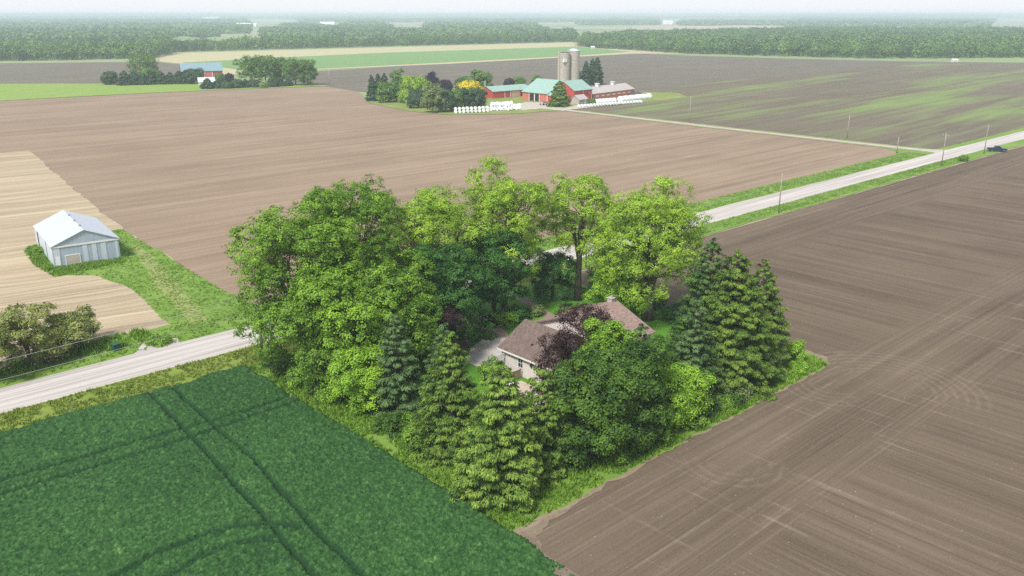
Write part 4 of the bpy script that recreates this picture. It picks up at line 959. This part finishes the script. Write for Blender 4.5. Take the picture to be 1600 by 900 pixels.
def silage_bag(p, q, r, label):
    a, L = seg(p, q); t = MB(); pts = [(x, 0, r * .55) for x in np.linspace(0, L, 22)]
    rad = [r * (.35 if i in (0, 21) else .95 + .06 * sin(i * 1.7)) for i in range(22)]
    o = t.tube(pts, rad, 14).build('silage_bag', M['white_wrap'], None, True); o.location = (p[0], p[1], .15); o.rotation_euler = (0, 0, a); tag(o, label, 'silage bag', 'long white silage bags')
silage_bag(at(930, 163), at(962, 160.5), 1.6, 'shorter bulging white silage bag nearer the barn door')
silage_bag(at(966, 160), at(1017, 154.5), 1.9, 'longest smooth white silage bag at the right end of the farmyard')
t = thing('feed_tank', 'white cylindrical tank standing by the pointed green tree', 'tank', (*at(870, 166), .15)); MB().tube([(0, 0, .1), (0, 0, 1.8), (0, 0, 2.2)], [.9, .9, .3], 14).build('tank', M['white_wrap'], t); MB().box(-.8, .8, -.8, .8, 0, .1).build('base', M['concrete'], t)
def wagon(px, py, label, rz, c):
    t = thing('farm_wagon', label, 'wagon', (*at(px, py), .17), rz, 'farm machinery in the yard')
    MB().box(-2.3, 2.3, -1.1, 1.1, .85, 1.0).box(-2.3, 2.3, -1.1, -1.04, 1.0, 1.7).box(-2.3, 2.3, 1.04, 1.1, 1.0, 1.7).box(-2.3, -2.24, -1.04, 1.04, 1.0, 1.7).build('bed', c, t)
    for x in (-1.4, 1.4):
        for y in (-.95, .95): MB().tube([(x, y - .12, .42), (x, y + .12, .42)], .42, 12).build('wheel', M['rubber'], t)
    MB().tube([(2.3, 0, .8), (3.8, 0, .5)], .06, 6).build('drawbar', M['rubber'], t)
wagon(849, 164.5, 'dark farm wagon parked in the yard before the barn corner', .3, M['asphalt_grey']); wagon(858, 166, 'rusty farm wagon beside the pointed green tree', 1.1, plain('rusty_metal', (.28, .16, .10), .8, .3)); wagon(963, 158.5, 'brown farm wagon standing between the silage bags', .5, plain('brown_paint', (.2, .12, .09), .7, .2))
o = MB().tube([(0, 0, 0), (0, 0, 9)], .16, 8).build('yard_light_pole', M['white_paint']); o.location = (*at(758, 153), .15); tag(o, 'white pole at the right side of the tall tree by the yard', 'pole')
# manure heap
X, Y = at(995, 149); rg = np.random.default_rng(3)
xs, ys = np.meshgrid(np.linspace(-7, 7, 30), np.linspace(-4, 4, 18), indexing='ij'); zs = np.clip(1 - (xs / 7) ** 2 - (ys / 4) ** 2, 0, 1) ** .6 * 1.6 * (.6 + .8 * vnoise(xs, ys, 1.2, 4)) + rg.normal(0, .06, xs.shape)
idx = np.arange(xs.size).reshape(xs.shape); Fq = np.stack([idx[:-1, :-1], idx[1:, :-1], idx[1:, 1:], idx[:-1, 1:]], -1).reshape(-1, 4)
o = mesh_obj('manure_heap', np.stack([xs, ys, zs], -1).reshape(-1, 3), Fq, plain('manure', (.10, .08, .07), .95, .4, 1)); o.location = (X, Y, .1); tag(o, 'dark manure heap beyond the end of the long barn', 'manure heap')

# far farmstead at the left
a, L = seg(at(284, 123), at(341, 121.5))
t = thing('far_barn', 'red barn with blue metal roof behind the spruce windbreak', 'barn', (*at(285, 123.5), .2), a)
gable(t, 0, 27, 0, 14, 5.0, 10.0, 'x', M['red_wood'], M['blue_roof'], .5)
MB().box(15, 20, -.1, -.004, 0, 4.2).build('door', M['red_light'], t)
MB().box(14.6, 15, -.12, -.004, 0, 4.4).box(20, 20.4, -.12, -.004, 0, 4.4).box(23, 23.3, -.12, -.004, 0, 3).each('trim', M['white_paint'], t)
t = thing('garden_shed', 'small white-roofed shed among low conifers by the far red barn', 'shed', (*at(312, 136), .2), R(-20))
gable(t, 0, 9, 0, 7, 3, 5.2, 'x', M['white_paint'], M['pale_metal'], .6)
window(t, 4.5, 0, 1.2, 1.2, 1, '-y'); MB().box(6.4, 7.4, -.06, -.003, 0, 2.1).build('door', M['asphalt_grey'], t)

# ------------------------------------------------------------------ farm trees (a few hundred metres off)
def far_broad(label, px, py, yt, wpx, mat, seed, name='broadleaf_tree', group=None, cbf=.04):
    X, Y = at(px, py); h = height_to(X, Y, yt); r = wpx / 2 * mpp(X, Y)
    tree(name, label, X, Y, h, r * 1.05, h * cbf, mat, seed, tr=.3, nb=42, n2=24, n3=9, leaf=.62, bough=.34, spread=.4, group=group)
def far_con(label, px, py, yt, wpx, mat, seed, group=None, narrow=1.0):
    X, Y = at(px, py); h = height_to(X, Y, yt); r = wpx / 2 * mpp(X, Y)
    spruce('spruce_tree', label, X, Y, h, r * 1.15, mat, seed, group=group, whorls=int(max(9, h * 1.1)), dens=.5, leaf=.95, narrow=narrow, tip=.5, puff=1.7)
G1 = 'trees of the dairy farm'
for i, a in enumerate([
    ('leftmost dark spruce of the dairy farm grove', 582, 158, 118, 13, 'C', 'far_dark'),
    ('dark spruce second in the dairy farm grove', 592, 157, 114.5, 14, 'C', 'far_dark'),
    ('dark spruce with double top, third in the dairy farm grove', 602, 156, 114.5, 15, 'C', 'far_dark'),
    ('grey-green rounded tree low before the dark spruces', 607, 160, 127, 30, 'B', 'far_green'),
    ('tall mid-green tree rising behind the left farm grove', 622, 150, 108, 19, 'B', 'far_green'),
    ('broad yellow-green tree in the middle of the farm grove', 648, 156, 117, 42, 'B', 'maple_light'),
    ('small yellow-green tree at the lawn gap in the farm grove', 634, 161, 140, 18, 'B', 'maple_light'),
    ('dark purple beech in the farm grove, larger of the purple ones', 675, 150, 113, 25, 'B', 'far_purple'),
    ('low purple tree sloping right of the purple beech', 693, 155, 125, 24, 'B', 'far_purple'),
    ('bright yellow-green rounded tree before the purple beech', 660, 164, 130, 24, 'B', 'lime'),
    ('dark green low tree at the front of the farm grove', 653, 169, 138, 24, 'B', 'far_dark'),
    ('pale weeping tree in the farm grove', 677, 176, 127, 28, 'B', 'far_pale'),
    ('grey-green pine left of the bale row', 696, 175, 138, 26, 'B', 'far_dark'),
    ('green pointed tree just behind the start of the bale row', 711, 173, 139, 22, 'B', 'far_green'),
    ('dark tree behind the bale row under the yellow tree', 726, 171, 138, 26, 'B', 'far_dark'),
    ('dark olive tree at the right end of the farm grove', 745, 170, 136, 28, 'B', 'far_dark'),
    ('golden yellow-leaved tree in the farm grove', 735, 156, 127, 32, 'B', 'far_yellow'),
    ('tallest dark green tree right behind the yellow tree', 751, 150, 106, 30, 'B', 'far_green'),
    ('green tree behind and left of the yellow tree', 724, 147, 118, 22, 'B', 'far_green'),
    ('small dark purple tree behind the long red shed', 796, 138, 123, 12, 'B', 'far_purple'),
    ('small green tree beside the purple one behind the red shed', 811, 138, 120, 16, 'B', 'far_green'),
    ('small green tree peeping over the mint barn roof', 838, 134, 119, 16, 'B', 'far_green'),
    ('pointed bright green conifer between the two big barns', 874, 167, 127, 26, 'C', 'bright_spruce'),
    ('thin dark spruce hidden half behind the right silo', 905, 132, 111, 8, 'C', 'far_dark'),
    ('left spruce of the tall three behind the long barn', 915, 133, 95, 12, 'C', 'far_dark'),
    ('middle spruce of the tall three behind the long barn', 925, 132, 91.5, 13, 'C', 'far_dark'),
    ('right spruce of the tall three behind the long barn', 932, 132, 89.5, 16, 'C', 'far_dark'),
    ('tiny green shrub by the white silage bag end', 925, 163, 156, 6, 'B', 'far_green')]):
    lab, px, py, yt, w, k, m = a
    (far_broad if k == 'B' else far_con)(lab, px, py, yt, w, m, 200 + i, group=G1)
G2 = 'trees of the far farmstead'
for i, a in enumerate([
    ('big rounded tree standing behind the spruce windbreak', 228, 127, 84, 42, 'B', 'far_green'),
    ('green low tree in front of the big rounded windbreak tree', 232, 131, 106, 24, 'B', 'far_green'),
    ('faint grey tree left of the spruce windbreak', 173, 132, 112, 20, 'B', 'far_dark')]
    + [(f'{w} spruce from the left in the far windbreak', 196 + k * 14.2, 133.2 - k * .35, 111 + (k % 3) * 1.2, 17 - (k % 2) * 2, 'C', 'far_dark') for k, w in enumerate(('first', 'second', 'third', 'fourth', 'fifth', 'sixth', 'seventh'))]
    + [('dark round tree touching the far red barn gable', 305, 131, 107, 21, 'B', 'far_dark'), ('dark spruce at the barn end of the windbreak', 292, 131, 109, 15, 'C', 'far_dark'),
       ('dark bushy conifer hiding the small white shed', 325, 139, 123, 15, 'C', 'far_dark'), ('bushy conifer right of the small white shed', 341, 138.5, 125, 13, 'C', 'far_dark'),
       ('small round tree before the far barn door', 344, 128, 115, 11, 'B', 'far_green'), ('narrow purple-black tree right of the far barn', 359, 129, 115, 10, 'B', 'far_purple'),
       ('low grey-green bush third in the farmstead row', 355, 138.5, 128, 12, 'B', 'far_dark'), ('grey-green bush fourth in the farmstead row', 370, 137.8, 124, 13, 'B', 'far_dark'),
       ('dark bush below the left crown of the big tree group', 384, 137, 124, 11, 'C', 'far_dark'), ('dark broad bush fifth in the farmstead row', 398, 136.5, 125, 15, 'B', 'far_dark'),
       ('pale silvery low bush in the farmstead row', 412, 137, 129.5, 11, 'B', 'far_pale'), ('dark bush right of the pale silvery one', 427, 135.8, 122, 14, 'B', 'far_dark'),
       ('grey-green conifer sixth in the farmstead row', 439, 135.2, 121, 12, 'C', 'far_dark'), ('small dark conifer at the right end of the bushes', 451, 134.5, 122, 10, 'C', 'far_dark'),
       ('left rounded crown of the big tree group by the tan field', 394, 132, 86, 34, 'B', 'far_green'), ('tallest crown of the big tree group by the tan field', 416, 132, 84, 40, 'B', 'far_green'),
       ('right-centre crown of the big tree group by the tan field', 438, 130, 88, 28, 'B', 'far_green'), ('open-crowned tree with bare trunk right of the group', 462, 133, 88, 36, 'B', 'far_green'),
       ('rightmost leaning tree of the group beside the tan field', 482, 133.5, 91, 24, 'B', 'far_green')]):
    lab, px, py, yt, w, k, m = a
    (far_broad if k == 'B' else far_con)(lab, px, py, yt, w, m, 300 + i, group=G2, **({'cbf': .12} if w > 33 and px > 400 else {}))

# ================================================================== WOODS AND FAR COUNTRY
def crown_template(seed, nq, r, h, size):
    rng = np.random.default_rng(seed); d = unit(rng, nq); d[:, 2] = np.abs(d[:, 2]) * 1.1 - .25
    lob = 1 + .25 * np.sin(3 * np.arctan2(d[:, 1], d[:, 0]) + seed) + .15 * rng.normal(size=nq)
    P = d * np.array([r, r, h * .42]) * lob[:, None] * rng.uniform(.7, 1, (nq, 1)); P[:, 2] += h * .56
    low = rng.random(nq) < .22; P[low, 2] = rng.uniform(.0, h * .5, low.sum()); P[low, :2] *= .8
    N = d * 1.0 + np.array([0, 0, .45]) + rng.normal(0, .2, (nq, 3))
    return leaf_quads(P, N, size, rng, .8)
def woodland(name, label, poly, spacing, nq, size, seed, hgt=17, mat='wood_leaf', falloff=None):
    rng = np.random.default_rng(seed); xs = [p[0] for p in poly]; ys = [p[1] for p in poly]
    gx, gy = np.meshgrid(np.arange(min(xs), max(xs), spacing), np.arange(min(ys), max(ys), spacing), indexing='ij')
    x = gx.ravel() + rng.uniform(-.45, .45, gx.size) * spacing; y = gy.ravel() + rng.uniform(-.45, .45, gx.size) * spacing
    k = in_poly(x, y, poly)
    px, py = view(x, y, 0.0); k &= (px > -260) & (px < 1860)
    x, y = x[k], y[k]; n = len(x)
    if n == 0: return
    T = [crown_template(seed * 7 + j, nq, spacing * .62, hgt * .72, size) for j in range(5)]
    which = rng.integers(0, 5, n); VV = []; TT = []
    for j in range(5):
        s = np.nonzero(which == j)[0]; m = len(s)
        if m == 0: continue
        V0 = T[j][0]; a = rng.random(m) * 2 * pi; sc = rng.uniform(.8, 1.25, m); hz = sc * rng.uniform(.85, 1.15, m) * (.85 + .3 * vnoise(x[s], y[s], 60, seed))
        c, sn = np.cos(a)[:, None], np.sin(a)[:, None]
        X = (V0[None, :, 0] * c - V0[None, :, 1] * sn) * sc[:, None] + x[s][:, None]; Y = (V0[None, :, 0] * sn + V0[None, :, 1] * c) * sc[:, None] + y[s][:, None]; Z = V0[None, :, 2] * hz[:, None]
        VV.append(np.stack([X, Y, Z], -1).reshape(-1, 3))
        tt = np.clip(.18 + .24 * rng.normal(size=m)[:, None] + .55 * vnoise(x[s], y[s], 45, seed + 3)[:, None] + .05 * rng.normal(size=(m, nq)), 0, 1)
        TT.append(np.repeat(tt, 4, axis=1).ravel())
    V = np.concatenate(VV); o = mesh_obj(name, V, np.arange(len(V)).reshape(-1, 4), M[mat], None, np.concatenate(TT)); tag(o, label, 'woodland', kind='stuff')
    return n
W1f = [at(908, 76), at(960, 80), at(1080, 88), at(1250, 93), at(1400, 97), at(1500, 97), at(1750, 95)]
def shift(p, d):  # away from the camera by d metres
    L = math.hypot(p[0] - CX, p[1] - CY); return (p[0] + (p[0] - CX) / L * d, p[1] + (p[1] - CY) / L * d)
woodland('woodland_edge', 'front rows of the long green wood on the right horizon', W1f + [shift(p, 70) for p in W1f[::-1]], 9.5, 240, 1.35, 1, 17)
woodland('woodland', 'deep rolling canopy of the long green wood at upper right', [shift(p, 70) for p in W1f] + [at(1750, 52), at(1450, 50), at(1250, 51), at(1000, 58), at(915, 66)], 11, 90, 2.3, 2, 17)
W2 = [at(222, 86), at(360, 82), at(500, 78), at(700, 72.5), at(905, 67.5)]
woodland('woodland', 'blue-green tree belt behind the cream field', W2 + [shift(p, 110) for p in W2[::-1]], 9, 130, 1.6, 3, 17)
W3 = [at(-160, 103), at(0, 101), at(190, 97.5), at(236, 89)]
woodland('woodland', 'wood at the upper left edge behind the plowed strip', W3 + [shift(p, 300) for p in W3[::-1]], 9, 130, 1.6, 4, 16)
far_lots = [(-160, 238, 68, 50), (-160, 250, 47, 38), (233, 325, 59.5, 50), (322, 372, 54.5, 47), (392, 520, 63, 49), (250, 380, 45, 39), (505, 600, 60, 43), (596, 850, 61, 50), (660, 845, 48.5, 38), (432, 500, 47, 40), (530, 600, 42, 37),
            (905, 1030, 39.5, 32), (1065, 1260, 40.5, 33), (1235, 1556, 42.5, 30), (840, 905, 62, 52), (-160, 380, 36.5, 32), (470, 640, 35.5, 31), (640, 900, 35, 30), (1300, 1700, 29, 26.5), (905, 1290, 30, 26.5), (-160, 600, 30, 27), (600, 1000, 28.5, 26.5), (-160, 1750, 26.3, 25.0)]
for i, (x0, x1, yb, yt_) in enumerate(far_lots):
    d0 = math.hypot(*[a_ - b_ for a_, b_ in zip(at((x0 + x1) / 2, yb), (CX, CY))])
    sp = max(11, d0 / 130)
    rl = random.Random(i); n = 7
    front = [at(x0 + (x1 - x0) * k / n, yb + rl.uniform(-.04, .04) * (yb - 22)) for k in range(n + 1)]
    back = [at(x0 + (x1 - x0) * k / n + rl.uniform(-12, 12), yt_ + rl.uniform(-.12, .12) * (yb - yt_)) for k in range(n + 1)][::-1]
    woodland('woodland', f'hazy distant woodlot', front + back, sp, 34, sp * .34, 20 + i, 14 if sp < 40 else 17)

# low far hills on the horizon
def hill(x0, x1, yd, hgt, seed):
    p, q = at(x0, yd), at(x1, yd); n = 60; V = []; Fq = []
    for i in range(n + 1):
        t = i / n; x, y = p[0] + (q[0] - p[0]) * t, p[1] + (q[1] - p[1]) * t
        e = sin(pi * t) ** .7 * hgt * (.75 + .5 * float(vnoise(np.array(t * 9), np.array(seed * 3.), 1, seed)))
        for k, (d, f) in enumerate(((0, 0), (300, .6), (900, 1), (1800, .5), (2400, 0))):
            s = shift((x, y), d); V.append((s[0], s[1], e * f - .5))
    for i in range(n):
        for k in range(4): a_ = i * 5 + k; Fq.append([a_, a_ + 5, a_ + 6, a_ + 1])
    tag(mesh_obj('hills', V, Fq, plain('wooded_hill', (.06, .10, .05), .95, .3, .01), None, smooth=True), kind='structure')
hill(1080, 1800, 27.5, 34, 1)
hill(560, 1100, 27.5, 18, 2)

def far_house(label, px, py, L, D, e, rg_, wm, rm, name='distant_barn', rz=0):
    X, Y = at(px, py); t = thing(name, label, 'barn', (X, Y, 0), rz)
    gable(t, -L / 2, L / 2, -D / 2, D / 2, e, rg_, 'x', M[wm], M[rm], .4)
    MB().box(-1.5, 1.5, -D / 2 - .08, -D / 2 - .004, 0, e * .7).build('door', M['asphalt_grey'], t)
    return t
for l in [('long white barn gleaming beyond the right-hand wood', 1043, 38, 40, 16, 9, 15, 'white_wrap', 'white_wrap'), ('tiny white hut at the foot of the right wood', 1491, 96.5, 5, 4, 1.6, 2.6, 'white_paint', 'white_wrap'),
          ('white dot of a shed at the left end of the right wood', 926, 76.5, 4, 4, 2.4, 3.5, 'white_paint', 'white_wrap'), ('far white barn on the hazy horizon right of centre', 1147, 27, 120, 40, 24, 34, 'white_wrap', 'white_wrap'),
          ('pale building row low on the hazy horizon at right', 1273, 28, 160, 40, 14, 20, 'white_wrap', 'white_wrap'), ('white farmhouse in the hazy trees left of centre', 460, 54, 22, 12, 6, 10, 'white_paint', 'white_wrap'),
          ('white barn cluster building in the haze above the cream field', 512, 42, 50, 20, 10, 17, 'white_wrap', 'white_wrap'), ('long pale barn far away above the big tree group', 386, 42, 70, 20, 8, 13, 'white_wrap', 'white_wrap'),
          ('grey-roofed house in the left distance', 420, 56, 20, 10, 5, 8, 'white_paint', 'asphalt_grey'), ('pale distant barn at the far left among woods', 330, 30, 150, 40, 14, 20, 'white_wrap', 'white_wrap')]:
    far_house(*l[:9], rz=-YAW)
X, Y = at(946, 27.5); o = MB().tube([(0, 0, 0), (0, 0, 42), (0, 0, 46)], [10, 10, 4], 16).build('distant_silo', M['white_wrap']); o.location = (X, Y, 0); tag(o, 'pale tower silo on the hazy horizon above the barns', 'silo')

# ================================================================== HAZE
hz = MB().box(-g_ - 500, g_ + 500, -g_ - 500, g_ + 500, -1.0, 50)
nm = NT('haze_air'); pv = nm.n('ShaderNodeVolumePrincipled'); pv.inputs['Color'].default_value = (.76, .89, 1, 1); pv.inputs['Density'].default_value = HAZE_DENSITY
pv.inputs['Anisotropy'].default_value = 0.0
nm.t.links.new(pv.outputs[0], nm.out.inputs['Volume'])
o = hz.build('haze', nm.m); tag(o, kind='stuff')
